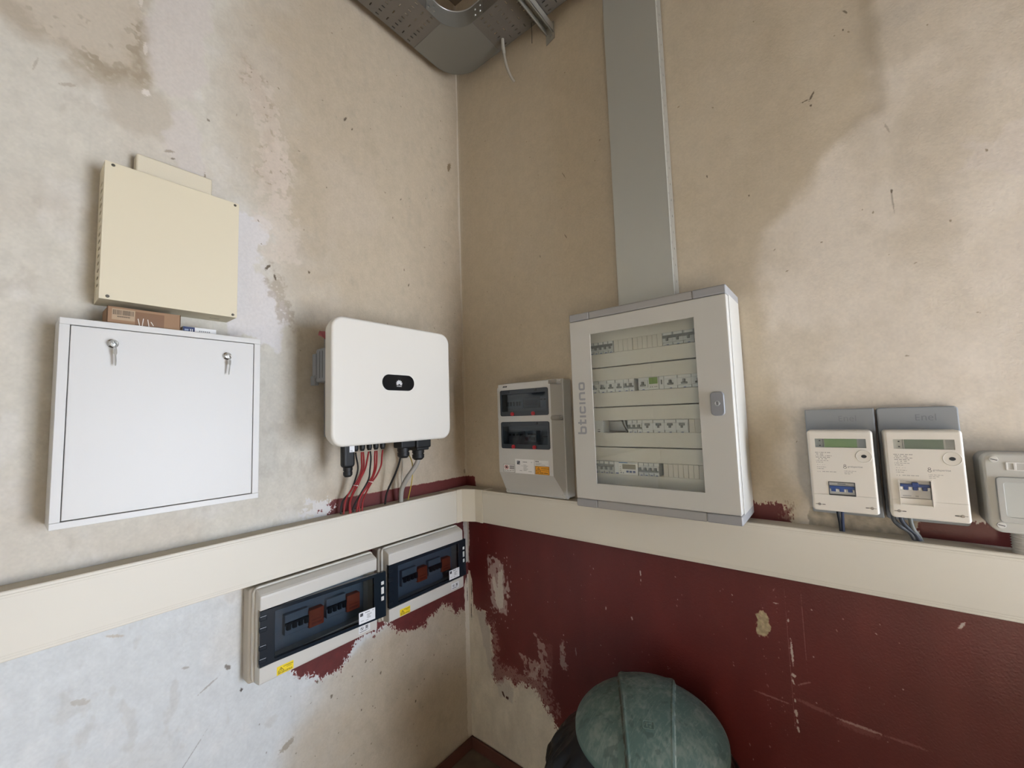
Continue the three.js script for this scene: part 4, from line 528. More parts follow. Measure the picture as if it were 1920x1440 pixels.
// ---------------------------------------------------------------- large glazed distribution panel, right wall
const ral = mat(0xc6c4bd, 0.42), capGrey = mat(0x9b9b9c, 0.5), plateGrey = mat(0xdbd8ce, 0.55), dinBody = mat(0xd9dcdb, 0.5), dinGrey = mat(0x7e8280, 0.5), dinDark = mat(0x2b2d30, 0.6), blueMark = mat(0x3b4f8c, 0.5);
{
  const xc = 1.0715, y0 = 1.28, H = 0.734, hw = 0.2785, o = onRight('distribution_panel', 'large light grey distribution panel with a glazed door showing four rows of breakers', 'electrical panel', xc, y0);
  part('body', [box2(-hw + 0.0002, -hw + 0.0018, 0.02, H - 0.02, 0.002, 0.158), box2(hw - 0.0018, hw - 0.0002, 0.02, H - 0.02, 0.002, 0.158), box2(-hw + 0.004, hw - 0.004, 0.02, H - 0.02, 0, 0.002), rb(-hw, -hw + 0.02, 0.028, H - 0.028, 0.15, 0.159, 0.002), rb(hw - 0.02, hw, 0.028, H - 0.028, 0.15, 0.159, 0.002)], ral, o);
  // end caps, top and bottom, each a centre strip between two corner blocks
  const capProf = (x0, x1, dx) => [rb(x0, x1, 0, 0.0285, 0, 0.2 + dx, 0.005)];
  for (const top of [0, 1]) {
    const c = part('end_cap', capProf(-hw + 0.084, hw - 0.098, -0.0012), mat(0xa09e9b, 0.5), o); c.position.y = top ? H - 0.0285 : 0;
    part('corner_block', capProf(-hw - 0.0005, -hw + 0.0845, 0), capGrey, c); part('corner_block', capProf(hw - 0.0985, hw + 0.0005, 0), capGrey, c);
  }
  const ds = rrShape(-hw, hw, 0.0295, H - 0.0295, 0.006); const gx0 = -0.1915, gx1 = 0.18, gy0 = 0.09, gy1 = 0.646;
  const door = part('door', csg(prep(ext(ds, 0.171, 0.2, 0.004, 3)), [prep(box2(gx0, gx1, gy0, gy1, 0.1, 0.3)), prep(box2(gx0 - 0.03, gx1 + 0.03, gy0 - 0.03, gy1 + 0.03, 0.1, 0.196))]), ral, o);
  part('gasket', [box2(hw - 0.014, hw - 0.007, 0.03, H - 0.03, 0.155, 0.174), box2(-hw + 0.007, -hw + 0.014, 0.03, H - 0.03, 0.155, 0.174)], dinDark, door);
  part('glass', box2(gx0 - 0.006, gx1 + 0.006, gy0 - 0.006, gy1 + 0.006, 0.1932, 0.1958), pmat(new THREE.Color(0.97, 0.98, 0.97), 0.01, { transmission: 1, thickness: 0, ior: 1.5 }), door);
  const hd = part('handle', ext(rrShape(0.2145, 0.2535, 0.328, 0.402, 0.012), 0.199, 0.209, 0.003, 3), mat(0x8e9094, 0.35), door);
  part('lock_insert', [new THREE.TorusGeometry(0.0065, 0.0014, 8, 20).translate(0.2335, 0.366, 0.209), cylZ(0.0056, 0.0056, 0.001, 0.2335, 0.366, 0.2086, 16)], mat(0xb4b5b6, 0.3, { metalness: 0.6 }), hd); part('keyway', box2(0.2323, 0.2347, 0.361, 0.371, 0.2095, 0.2102), dinDark, hd);
  // printed name, reading upward
  {
    const S = 0.29, parts = [], R = (x0, x1, y0, y1) => parts.push(box2(x0, x1, y0, y1, 0.002, 0.014 + 0.002 * parts.length)), ring = (x0, x1, y0, y1, cut) => {
      const s = rrShape(x0, x1, y0, y1, 0.3); s.holes.push(rrShape(x0 + S, x1 - S, y0 + S * 0.9, y1 - S * 0.9, 0.1, new THREE.Path())); let g = prep(ext(s, 0, 0.01, 0, 1, 6));
      if (cut) g = csg(g, [prep(box2(...cut, -1, 1))]); parts.push(g);
    };
    let x = 0; const G = 0.27;
    ring(0, 1.15, 0, 1); R(0, S, 0.3, 1.4); x = 1.15 + G;
    R(x + 0.08, x + 0.08 + S, 0.15, 1.32); R(x - 0.08, x + 0.72, 0.76, 1); R(x + 0.08, x + 0.72, 0, 0.25); x += 0.75 + G;
    R(x, x + S, 0, 1); x += S + G;
    ring(x, x + 1.1, 0, 1, [x + 0.7, x + 1.3, 0.3, 0.7]); x += 1.1 + G;
    R(x, x + S, 0, 1); x += S + G;
    ring(x, x + 1.2, 0, 1, [x + S, x + 1.2 - S, -0.2, 0.4]); R(x, x + S, 0, 0.5); R(x + 1.2 - S, x + 1.2, 0, 0.5); x += 1.2 + G;
    ring(x, x + 1.2, 0, 1); x += 1.2;
    part('lettering', merge(parts).scale(0.197 / x, 0.0265, 0.03).rotateZ(Math.PI / 2).translate(0.849 - xc, 1.55 - y0, 0.2), mat(0x97979a, 0.5), door);
  }
  // cover plates with their slots
  const rowY = [0.5975, 0.447, 0.2955, 0.1435], edges = [[0.522, 0.675], [0.37, 0.52], [0.22, 0.368], [0.07, 0.218]], PZ = 0.138;
  part('frame_rail', [box2(-0.245, -0.2325, 0.05, 0.69, 0.1, 0.136), box2(0.2325, 0.245, 0.05, 0.69, 0.1, 0.136)], plateGrey, o);
  part('rear_plate', box2(-0.24, 0.24, 0.05, 0.69, 0.02, 0.024), plateGrey, o);
  const x0s = -0.226, x1s = 0.2;
  for (let r = 0; r < 4; r++) {
    const s = poly([[-0.232, edges[r][0] + 0.001], [0.232, edges[r][0] + 0.001], [0.232, edges[r][1] - 0.001], [-0.232, edges[r][1] - 0.001]]); s.holes.push(rrShape(x0s, x1s, rowY[r] - 0.0228, rowY[r] + 0.0228, 0.0004, new THREE.Path()));
    part('cover_plate', ext(s, PZ - 0.002, PZ, 0.0005, 1), plateGrey, o);
    part('din_rail', [box2(-0.232, 0.232, rowY[r] - 0.0175, rowY[r] + 0.0175, 0.084, 0.087), box2(-0.232, 0.232, rowY[r] - 0.018, rowY[r] - 0.013, 0.087, 0.091), box2(-0.232, 0.232, rowY[r] + 0.013, rowY[r] + 0.018, 0.087, 0.091)], steel, o);
  }
  part('filler_plate', box2(-0.232, 0.232, 0.676, 0.7, PZ - 0.002, PZ), plateGrey, o); part('filler_plate', box2(-0.232, 0.232, 0.035, 0.069, PZ - 0.002, PZ), plateGrey, o);
  const yw = 0.0222;
  function breaker(r, a, b, n, style) {
    const y = rowY[r], w = (b - a) / n, body = part('breaker', [rb(a + 0.0003, b - 0.0003, y - yw, y + yw, 0.09, PZ + 0.0055, 0.001, 2), rb(a + 0.0006, b - 0.0006, y - 0.0135, y + 0.012, PZ, PZ + 0.0085, 0.0015, 2)], style === 'top' ? mat(0xbfc4c3, 0.5) : dinBody, o);
    const lv = [], mk = [], lab = [];
    for (let i = 0; i < n; i++) {
      const c = a + (i + 0.5) * w;
      if (style === 'big') { lv.push(rb(c - 0.0095, c + 0.0095, y + 0.002, y + 0.0105, PZ + 0.008, PZ + 0.0125, 0.002, 2), rb(c - 0.003, c + 0.003, y - 0.0055, y + 0.003, PZ + 0.008, PZ + 0.017, 0.0015, 2)); }
      else if (style === 'up') { lv.push(rb(c - 0.0105, c + 0.0105, y - 0.0095, y - 0.003, PZ + 0.008, PZ + 0.0125, 0.002, 2), rb(c - 0.0038, c + 0.0038, y - 0.004, y + 0.0075, PZ + 0.008, PZ + 0.017, 0.0015, 2)); }
      else if (style === 'top') { lv.push(rb(c - 0.0035, c + 0.0035, y - 0.008, y + 0.003, PZ + 0.008, PZ + 0.017, 0.001, 2)); }
      else { lv.push(rb(c - w * 0.32, c + w * 0.1, y - 0.004, y + 0.0065, PZ + 0.008, PZ + 0.016, 0.001, 2)); }
      mk.push(box2(c - 0.004, c + 0.004, y - 0.0218, y - 0.0195, PZ + 0.0055, PZ + 0.006)); lab.push(box2(c - w * 0.36, c + w * 0.36, y + 0.0135, y + 0.0205, PZ + 0.0055, PZ + 0.0058));
    }
    if (style === 'bar') lv.push(rb(a + 0.002, b - 0.002, y - 0.009, y - 0.003, PZ + 0.008, PZ + 0.013, 0.001, 2));
    if (style === 'top') lv.push(rb(a + 0.001, b - 0.001, y + 0.002, y + 0.011, PZ + 0.0055, PZ + 0.011, 0.002, 2));
    part('lever', lv, dinGrey, body, 'grey lever'); part('mark', mk, blueMark, body); part('label', lab, mat(0xdedfdc, 0.5), body);
    const gaps = []; for (let i = 1; i < n; i++) gaps.push(box2(a + i * w - 0.0003, a + i * w + 0.0003, y - yw, y + yw, PZ + 0.005, PZ + 0.0088)); if (gaps.length) part('joint', gaps, mat(0x8f9290, 0.6), body);
  }
  const blank = (r, a, n, w = 0.0182) => { for (let i = 0; i < n; i++) part('blank_cover', rb(a + i * w + 0.0003, a + (i + 1) * w - 0.0003, rowY[r] - yw, rowY[r] + yw, PZ - 0.003, PZ + 0.0025, 0.0006, 2), mat(0xd6d2c7, 0.55), o); };
  breaker(0, -0.226, -0.126, 5, 'top'); blank(0, -0.124, 4); blank(0, -0.0492, 6, 0.0178); breaker(0, 0.059, 0.1995, 4, 'top');
  breaker(1, -0.2255, -0.0915, 4, 'up'); breaker(1, -0.0915, -0.051, 2, 'bar'); breaker(1, -0.036, 0.0, 1, 'up');
  const tm = part('timer_module', rb(0.0005, 0.0385, 0.447 - yw, 0.447 + yw, 0.09, PZ + 0.009, 0.0012, 2), mat(0xd6d8d4, 0.45), o); part('screen', box2(0.0045, 0.0345, 0.4445, 0.4675, PZ + 0.009, PZ + 0.0096), mat(0x7d9a4a, 0.3), tm, 'green screen'); part('button', [0.009, 0.016, 0.025, 0.031].map((x) => cylZ(0.0017, 0.0017, 0.001, x, 0.434, PZ + 0.009, 10)), dinGrey, tm);
  breaker(1, 0.0555, 0.1925, 3, 'up'); const st = part('status_module', rb(0.039, 0.055, 0.447 - yw, 0.447 + yw, 0.09, PZ + 0.006, 0.001, 2), dinBody, o); part('slider', rb(0.0455, 0.0495, 0.447 - 0.006, 0.447 + 0.01, PZ + 0.006, PZ + 0.009, 0.001, 2), dinGrey, st);
  const lm = part('status_module', rb(-0.225, -0.182, 0.2955 - yw, 0.2955 + yw, 0.09, PZ + 0.007, 0.001, 2), dinBody, o); part('mark', [box2(-0.205, -0.195, 0.276, 0.279, PZ + 0.007, PZ + 0.0074), box2(-0.205, -0.195, 0.284, 0.2855, PZ + 0.007, PZ + 0.0074)], dinDark, lm);
  part('wire', [tube([[-0.12, 0.32, 0.11], [-0.112, 0.3, 0.115], [-0.098, 0.27, 0.108]], 0.003, 12, 8), tube([[-0.105, 0.32, 0.112], [-0.1, 0.3, 0.117], [-0.09, 0.27, 0.11]], 0.003, 12, 8)], mat(0x4c4436, 0.6), o);
  breaker(2, -0.084, -0.03, 3, 'bar'); breaker(2, -0.03, 0.127, 4, 'big'); blank(2, 0.1285, 3);
  breaker(3, -0.2255, -0.146, 4, 'top'); const sm = part('status_module', rb(-0.145, -0.1265, 0.1435 - yw, 0.1435 + yw, 0.09, PZ + 0.006, 0.001, 2), dinBody, o); part('mark', box2(-0.14, -0.129, 0.1225, 0.126, PZ + 0.006, PZ + 0.0064), blueMark, sm);
  const em = part('energy_meter', rb(-0.126, -0.053, 0.1435 - yw - 0.001, 0.1435 + yw + 0.001, 0.09, PZ + 0.012, 0.0012, 2), mat(0xe6e5e0, 0.4), o), ez = PZ + 0.012;
  part('screen', rb(-0.1105, -0.061, 0.1415, 0.1585, ez - 0.001, ez + 0.0006, 0.0004, 1), mat(0x86806c, 0.3), em); part('header', box2(-0.124, -0.09, 0.1625, 0.1655, ez, ez + 0.0003), mat(0x3a6ea8, 0.4), em, 'blue printed header'); part('header', box2(-0.09, -0.055, 0.1632, 0.1645, ez, ez + 0.0003), mat(0x6d7f96, 0.4), em);
  part('button', [-0.092, -0.08, -0.067].map((x) => rb(x - 0.0045, x + 0.0045, 0.129, 0.136, ez - 0.001, ez + 0.0012, 0.002, 2)), mat(0x55618a, 0.4), em); part('mark', [box2(-0.121, -0.116, 0.1485, 0.15, ez, ez + 0.0003), box2(-0.121, -0.116, 0.142, 0.1435, ez, ez + 0.0003), box2(-0.121, -0.115, 0.135, 0.137, ez, ez + 0.0003), cylZ(0.0026, 0.0026, 0.0006, -0.1165, 0.1285, ez, 12), cylZ(0.0022, 0.0022, 0.0006, -0.108, 0.1275, ez, 12)], dinGrey, em);
  breaker(3, -0.052, 0.0215, 4, 'bar'); blank(3, 0.035, 8, 0.0165);
}

// ---------------------------------------------------------------- vertical steel duct from the panel up to the cable tray
const galv = mat(0xc0c1ba, 0.42, { metalness: 0.5 }), galvDull = mat(0xa9a69c, 0.55, { metalness: 0.5 });
{
  const o = onRight('steel_duct', 'tall galvanised steel duct running up the wall from the top of the glazed panel', 'cable duct', 1.053, 2.0145), Ht = 1.52, hw = 0.106;
  const s = poly([[0.002, 0], [0.071, 0], [0.071, Ht], [0.002, Ht]]); for (let i = 0; i < 24; i++) for (const [z, dy] of [[0.028, 0], [0.052, 0.016]]) { const p = new THREE.Path(); p.absellipse(z, 0.03 + i * 0.063 + dy, 0.0022, 0.0052, 0, Math.PI * 2, true); s.holes.push(p); }
  const sg = () => ext(s, 0, 0.0012, 0, 1, 6).rotateY(-Math.PI / 2);
  part('side_wall', sg().translate(-hw + 0.0025, 0, 0), galvDull, o); part('side_wall', sg().translate(hw - 0.0012, 0, 0), galvDull, o); part('back_wall', box2(-hw + 0.0025, hw - 0.0025, 0, Ht, 0.001, 0.0022), galvDull, o);
  part('cover', [rb(-hw, hw, 0, Ht, 0.0715, 0.073, 0.0006, 1), box2(hw - 0.001, hw + 0.0002, 0, Ht, 0.059, 0.073), box2(-hw - 0.0002, -hw + 0.001, 0, Ht, 0.059, 0.073)], galv, o);
}

// ---------------------------------------------------------------- two white electricity meters on grey plates
const plateM = mat(0x979b9e, 0.6), meterW = mat(0xe3ddd2, 0.42);
function meter(k, xc, pxc) {
  const p = onRight('meter_plate', k ? 'grey plastic mounting plate behind the meter with the open breaker hood' : 'grey plastic mounting plate behind the meter nearest the glazed panel', 'mounting plate', pxc, 1.31);
  const hw = k ? 0.0795 : 0.0805;
  part('plate', [ext(rrShape(-hw, hw, 0, 0.307, k ? 0.009 : 0.003), 0, 0.03, 0.003, 2), ext(rrShape(-hw + 0.008, hw - 0.008, 0.01, 0.24, 0.004), 0.0295, 0.034, 0.001, 1)], plateM, p);
  part('lettering', text('Enel', 0.0165, 0.0005, k ? 0.018 : 0.02, 0.279, 0.0298, fontR), mat(k ? 0x82868a : 0x888c8f, 0.6), p, 'raised word');
  const o = onRight('electricity_meter', k ? 'white electricity meter with its breaker hood open, right of the pair' : 'white electricity meter with a small framed blue breaker, nearer the glazed panel', 'electricity meter', xc, 1.33);
  const H = 0.227, w = 0.0725, Z = 0.1;
  const shell = csg(prep(ext(rrShape(-w, w, 0, H, 0.008), 0.034, Z, 0.006, 4, 8)), [prep(rb(-0.055, 0.0575, 0.179, 0.204, Z - 0.004, Z + 0.02, 0.001, 1)), prep(k ? box2(0.0215 - 0.0725, 0.0805 - 0.0725, 0.036, 0.098, Z - 0.016, Z + 0.02) : rb(0.0405 - 0.0725, 0.0985 - 0.0725, 0.046, 0.083, Z - 0.01, Z + 0.02, 0.001, 1)), prep(box2(-0.08, 0.08, 0.0462, 0.0472, Z - 0.0016, Z + 0.01))]);
  part('housing', shell, meterW, o);
  // display strip
  const d = part('display', box2(-0.0548, 0.0573, 0.1792, 0.2038, Z - 0.0039, Z - 0.0035), mat(k ? 0xc9c7c0 : 0x9a9e9c, 0.4), o);
  part('screen', box2(-0.0335, 0.0385, 0.1797, 0.2033, Z - 0.0034, Z - 0.0029), mat(k ? 0x75836f : 0x7a9a63, 0.3), d, 'green screen'); part('side_window', box2(0.042, 0.0568, 0.1797, 0.2033, Z - 0.0034, Z - 0.0029), mat(k ? 0xa2a09b : 0x8d9399, 0.35), d);
  part('lens', [box2(-0.0455, -0.042, 0.1965, 0.1995, Z - 0.0034, Z - 0.0024), box2(-0.0455, -0.042, 0.183, 0.186, Z - 0.0034, Z - 0.0024), box2(-0.0368, -0.0361, 0.1795, 0.2035, Z - 0.0034, Z - 0.0022)], dinDark, d);
  part('clear_cover', box2(-0.0548, 0.0573, 0.1792, 0.2038, Z - 0.0016, Z - 0.0012), pmat(new THREE.Color(0.97, 0.98, 0.97), 0.05, { transmission: 1, thickness: 0 }), d);
  // optical port
  const ox = 0.0505, oy = 0.1565, op = part('optical_port', [new THREE.TorusGeometry(0.0163, 0.0011, 8, 36).translate(ox, oy, Z), cylZ(0.0155, 0.0155, 0.0006, ox, oy, Z, 36)], mat(0xddd7cb, 0.45), o); part('sensor', new THREE.CylinderGeometry(0.0058, 0.0058, 0.0008, 24).rotateX(Math.PI / 2).scale(1, 0.78, 1).translate(ox, oy, Z + 0.0006), dinDark, op, 'black sensor window');
  // print
  const t = canvasTex(1024, 640, (g) => {
    g.fillStyle = '#e3ddd2'; g.fillRect(0, 0, 1024, 640); g.fillStyle = '#857f79';
    const X = (x) => (x + 0.062) * 8258, Y = (y) => (0.176 - y) * 8533;
    const words = (x, y, list, h, pitch = 0.9) => { for (const q of list) { for (let c = 0; c < q; c++) if ((c * 7 + Math.round(y)) % 5 !== 3) g.fillRect(x + c * h * pitch, y, h * pitch * 0.72, h); x += (q + 0.9) * h * pitch; } };
    const rows = k ? [[6, 8, 4], [8, 6], [8, 10], [4, 3, 7], [1, 2, 3, 4]] : [[6, 7, 5], [4, 5], [3, 7, 8], [4, 3, 4, 4], [1, 3, 3, 4]];
    rows.forEach((q, i) => words(X(-0.0565) + i * 2, Y(0.1655 - i * 0.0045), q, 17)); words(X(-0.0558), Y(0.1425), [20], 13); words(X(-0.0555), Y(0.1375), [11], 13); g.fillStyle = '#a29d97'; words(X(-0.0553), Y(0.1305), [3, 2, 1, 2, 2], 13); g.fillStyle = '#857f79'; words(X(-0.055), Y(0.124), [5, 9], 13); words(X(-0.055), Y(0.119), [12], 13);
    g.fillStyle = '#6f6a66'; g.font = 'bold 26px sans-serif'; g.fillText('C', X(-0.0545), Y(0.109)); g.fillText('E', X(-0.0495), Y(0.109)); g.fillStyle = '#8f8a84'; words(X(-0.043), Y(0.1115), [4, 15], 15);
    g.strokeStyle = '#56524f'; g.lineWidth = 9; g.beginPath(); g.arc(X(0.008), Y(0.1302), 19, 0, 7); g.stroke(); g.beginPath(); g.ellipse(X(0.008), Y(0.1246), 26, 24, 0, 0, 7); g.stroke();
    g.fillStyle = '#6a6664'; g.font = '50px sans-serif'; g.fillText('gridspertise', X(0.0137), Y(0.1248), 308); g.fillStyle = '#8f8a84'; words(X(0.0055), Y(0.1155), [20], 12); words(X(0.0058), Y(0.1115), [15], 12); words(X(0.006), Y(0.1075), [9], 12);
  });
  part('print', box2(-0.062, 0.062, 0.101, 0.176, Z, Z + 0.0002), mat(0xffffff, 0.42, { map: t }), o, 'printed data and maker mark');
  // breaker
  if (k) {
    const b = part('breaker', rb(-0.05, 0.007, 0.0515, 0.097, Z - 0.0158, Z - 0.008, 0.001, 2), mat(0xcfccc6, 0.5), o);
    part('lever', [rb(-0.049, 0.006, 0.081, 0.088, Z - 0.0085, Z - 0.002, 0.001, 2), rb(-0.027, -0.015, 0.084, 0.0925, Z - 0.0085, Z + 0.001, 0.001, 2), ...[-0.039, -0.0215, -0.0035].map((x) => rb(x - 0.0042, x + 0.0042, 0.0725, 0.083, Z - 0.0085, Z - 0.003, 0.001, 2))], mat(0x31477e, 0.45), b, 'blue lever bar');
    part('white_lever', [-0.047, -0.031, -0.013, 0.004].map((x) => rb(x - 0.003, x + 0.003, 0.073, 0.081, Z - 0.0085, Z - 0.004, 0.001, 2)), mat(0xe6e4df, 0.45), b);
    part('mark', [box2(-0.046, -0.03, 0.0555, 0.0585, Z - 0.008, Z - 0.0077), box2(-0.022, -0.016, 0.0555, 0.0585, Z - 0.008, Z - 0.0077)], mat(0xa9a7a3, 0.6), b);
    part('hood', [box2(-0.0525, -0.0505, 0.034, 0.0985, Z - 0.012, Z + 0.003), box2(0.0078, 0.0098, 0.034, 0.0985, Z - 0.012, Z + 0.003), box2(-0.0525, 0.0098, 0.0985, 0.1, Z - 0.004, Z + 0.003), box(0.06, 0.016, 0.0016, -0.0213, 0.043, Z - 0.006).rotateX(0.0)], meterW, o, 'open white breaker hood');
  } else {
    part('breaker_frame', (() => { const s = rrShape(0.04 - 0.0725, 0.099 - 0.0725, 0.0455, 0.0835, 0.001); s.holes.push(rrShape(0.0418 - 0.0725, 0.0972 - 0.0725, 0.0475, 0.0815, 0.0008, new THREE.Path())); return ext(s, Z - 0.008, Z + 0.0008, 0.0004, 1); })(), mat(0x3c3a38, 0.5), o, 'dark breaker frame');
    const b = part('breaker', box2(-0.0306, 0.0246, 0.0477, 0.0813, Z - 0.0098, Z - 0.006), mat(0xc9c9c5, 0.5), o);
    part('lever', [rb(-0.0303, 0.0243, 0.064, 0.0715, Z - 0.007, Z - 0.001, 0.001, 2), ...[-0.0222, -0.004, 0.0145].map((x) => rb(x - 0.005, x + 0.005, 0.0555, 0.066, Z - 0.007, Z - 0.002, 0.001, 2))], mat(0x33508c, 0.45), b, 'blue lever bar');
    part('white_lever', [-0.0287, -0.0148, -0.0105, 0.0035, 0.0082, 0.0225].map((x) => rb(x - 0.0013, x + 0.0013, 0.0555, 0.0625, Z - 0.007, Z - 0.0025, 0.0006, 1)), mat(0xecebe6, 0.45), b);
    part('mark', [box2(-0.012, 0.006, 0.0755, 0.0785, Z - 0.006, Z - 0.0057), box2(-0.026, 0.012, 0.0735, 0.0743, Z - 0.006, Z - 0.0057)], mat(0x8a8d90, 0.6), b);
  }
  // sealing screws on the terminal cover
  for (const [x, s] of [[-0.0565, 1], [0.0575, -1]]) { const q = part('sealing_screw', [cylZ(0.0036, 0.0032, 0.0016, x, 0.0175, Z, 16)], mat(0x8d8780, 0.4, { metalness: 0.4 }), o); part('groove', [box2(x - 0.009, x - 0.0036, 0.017, 0.018, Z, Z + 0.0003), box2(x + 0.0036, x + 0.009, 0.017, 0.018, Z, Z + 0.0003), box2(Math.min(x + s * 0.007, x + s * 0.0135), Math.max(x + s * 0.007, x + s * 0.0135), 0.0165, 0.0185, Z, Z + 0.0003)], mat(0x5d5853, 0.6), q); }
}
meter(0, 1.5885, 1.592); meter(1, 1.7555, 1.757);
for (const [pts, r, c, l] of [
  [[[1.571, 1.345, 0.06], [1.571, 1.315, 0.052], [1.573, 1.29, 0.043], [1.574, 1.24, 0.035]], 0.0035, 0x23272e, 'dark cable below the meter nearest the glazed panel'],
  [[[1.582, 1.345, 0.06], [1.581, 1.315, 0.052], [1.58, 1.29, 0.043], [1.579, 1.24, 0.035]], 0.0038, 0x39435e, 'bluish cable below the meter nearest the glazed panel'],
  [[[1.69, 1.345, 0.06], [1.69, 1.313, 0.056], [1.7, 1.3, 0.06], [1.718, 1.285, 0.052], [1.735, 1.24, 0.035]], 0.0052, 0x54575c, 'thick grey cable, nearest the left in the bundle below the open-hood meter'],
  [[[1.703, 1.345, 0.06], [1.705, 1.315, 0.06], [1.715, 1.298, 0.058], [1.73, 1.28, 0.05], [1.742, 1.24, 0.04]], 0.005, 0x3e4450, 'dark blue-grey cable, middle of the bundle below the meter with the open hood'],
  [[[1.722, 1.345, 0.06], [1.722, 1.315, 0.06], [1.726, 1.295, 0.056], [1.736, 1.275, 0.045], [1.748, 1.24, 0.035]], 0.005, 0x6d716f, 'light grey cable, last in the bundle below the meter with the open hood'],
]) cable(pts, r, mat(c, 0.5), l);

// ---------------------------------------------------------------- grey junction box cut by the picture's right edge
{
  const o = onRight('junction_box', 'grey junction box with a clear hinged window, beside the meter with the open hood', 'switch box', 1.953, 1.318), gm = mat(0xc3c2bb, 0.5), gb = mat(0xa9a8a2, 0.55);
  const hw = 0.097, H = 0.185;
  part('base', [ext(rrShape(-hw, hw, 0.002, H - 0.002, 0.022), 0, 0.06, 0.003, 2, 10)], gb, o);
  const ls = rrShape(-hw - 0.001, hw + 0.001, 0, H, 0.022); ls.holes.push(rrShape(-hw + 0.02, hw - 0.02, 0.028, 0.126, 0.008, new THREE.Path()));
  part('lid', ext(ls, 0.06, 0.1, 0.005, 3, 10), gm, o);
  for (const sx of [-1, 1]) for (const y of [0.017, 0.17]) { const s = part('screw', cylZ(0.0075, 0.0068, 0.002, sx * 0.0795, y, 0.1, 20), mat(0xd4d3cd, 0.4), o); part('slot', box(0.011, 0.0016, 0.0005, 0, 0, 0).rotateZ(-0.25).translate(sx * 0.0795, y, 0.1021), dinDark, s); }
  const w = part('window', (() => { const s = rrShape(-hw + 0.0165, hw - 0.0165, 0.0245, 0.1295, 0.007); s.holes.push(rrShape(-hw + 0.028, hw - 0.028, 0.038, 0.118, 0.006, new THREE.Path())); return ext(s, 0.098, 0.1045, 0.0012, 2); })(), mat(0xaeb0ad, 0.3), o);
  part('pane', ext(rrShape(-hw + 0.0275, hw - 0.0275, 0.0375, 0.1185, 0.006), 0.1, 0.1025, 0.0006, 1), mat(0xb6bab7, 0.3), w, 'matt grey window pane');
  part('mounting_plate', box2(-hw + 0.02, hw - 0.02, 0.028, 0.126, 0.066, 0.07), mat(0xb5b6b2, 0.6), o);
  const b = part('breaker', rb(-0.03, 0.06, 0.055, 0.1, 0.07, 0.086, 0.002), mat(0x9ea19e, 0.5), o); part('lever', [0, 1, 2, 3].map((i) => box2(-0.022 + i * 0.021, -0.012 + i * 0.021, 0.072, 0.085, 0.086, 0.094)), dinGrey, b);
  part('label_frame', (() => { const s = rrShape(-0.062, 0.062, 0.145, 0.165, 0.003); for (const [a, c] of [[-0.059, -0.05], [-0.046, -0.03], [-0.028, 0.06]]) s.holes.push(rrShape(a, c, 0.148, 0.162, 0.001, new THREE.Path())); return ext(s, 0.0995, 0.1012, 0.0004, 1); })(), mat(0xdcdad4, 0.45), o);
  const pr = []; const yb = 1.262 - 1.318; for (let i = 0; i <= 40; i++) pr.push(V2(0.0165 + 0.0016 * Math.cos(i * Math.PI / 2.0), yb - 0.004 + (i / 40) * 0.062));
  part('conduit_gland', [new THREE.LatheGeometry(pr, 24).translate(-0.04, 0, 0.045), cylY(0.021, 0.021, 0.008, -0.04, -0.008, 0.045, 6)], mat(0xb9b7b0, 0.5), o);
}

// ---------------------------------------------------------------- perforated cable tray with an elbow, up in the corner
const TY = 3.492, tGap = 0.056, tW = 0.2;
const trayMat = mat(0x7b766f, 0.5, { metalness: 0.6 }), trayElbow = mat(0x83817a, 0.5, { metalness: 0.5 });
function tray(name, label, L, place) {                               // local: u across 0..0.2, v along 0..L, y up; the wall side at u = 0
  const o = new THREE.Group(); o.name = numbered(name); scene.add(o); tag(o, label, 'cable tray', 'perforated cable trays in the corner');
  const s = poly([[0, 0], [tW, 0], [tW, L], [0, L]]), slot = (u, v, a, b) => s.holes.push(rrShape(u - a, u + a, v - b, v + b, Math.min(a, b) * 0.98, new THREE.Path()));
  for (let v = 0.065; v < L - 0.05; v += 0.0885) { for (let i = 0; i < 8; i++) slot(0.014 + i * 0.0246, v, 0.0028, 0.0085); for (let i = 0; i < 4; i++) slot(0.03 + i * 0.047, v + 0.044, 0.0085, 0.0028); }
  const q = ext(s, 0, 0.0014, 0, 1, 4).rotateX(-Math.PI / 2).scale(1, 1, -1);
  const ix = q.index; if (!ix) { const P = q.attributes; for (const n of ['position', 'normal', 'uv']) { const A = P[n].array, k = P[n].itemSize; for (let i = 0; i < A.length; i += 3 * k) for (let c = 0; c < k; c++) { const t = A[i + c]; A[i + c] = A[i + 2 * k + c]; A[i + 2 * k + c] = t; } } }
  q.computeVertexNormals();
  part('perforated_base', q, trayMat, o);
  for (const u of [0, tW]) part('side_rail', [box2(u - 0.0007, u + 0.0007, 0, 0.075, 0, L), box2(Math.min(u, u + (u ? -0.012 : 0.012)), Math.max(u, u + (u ? -0.012 : 0.012)), 0.0736, 0.075, 0, L)], trayMat, o);
  place(o);
  return o;
}
tray('cable_tray', 'perforated steel cable tray running along the top of the left wall', 1.75, (o) => { o.position.set(tGap, TY + 0.0016, 0.33); });
{ const o = tray('cable_tray', 'perforated steel cable tray running along the top of the right wall', 2.3, (g) => { g.position.set(0.355, TY + 0.0016, tGap + tW); g.rotation.y = Math.PI / 2; }); }
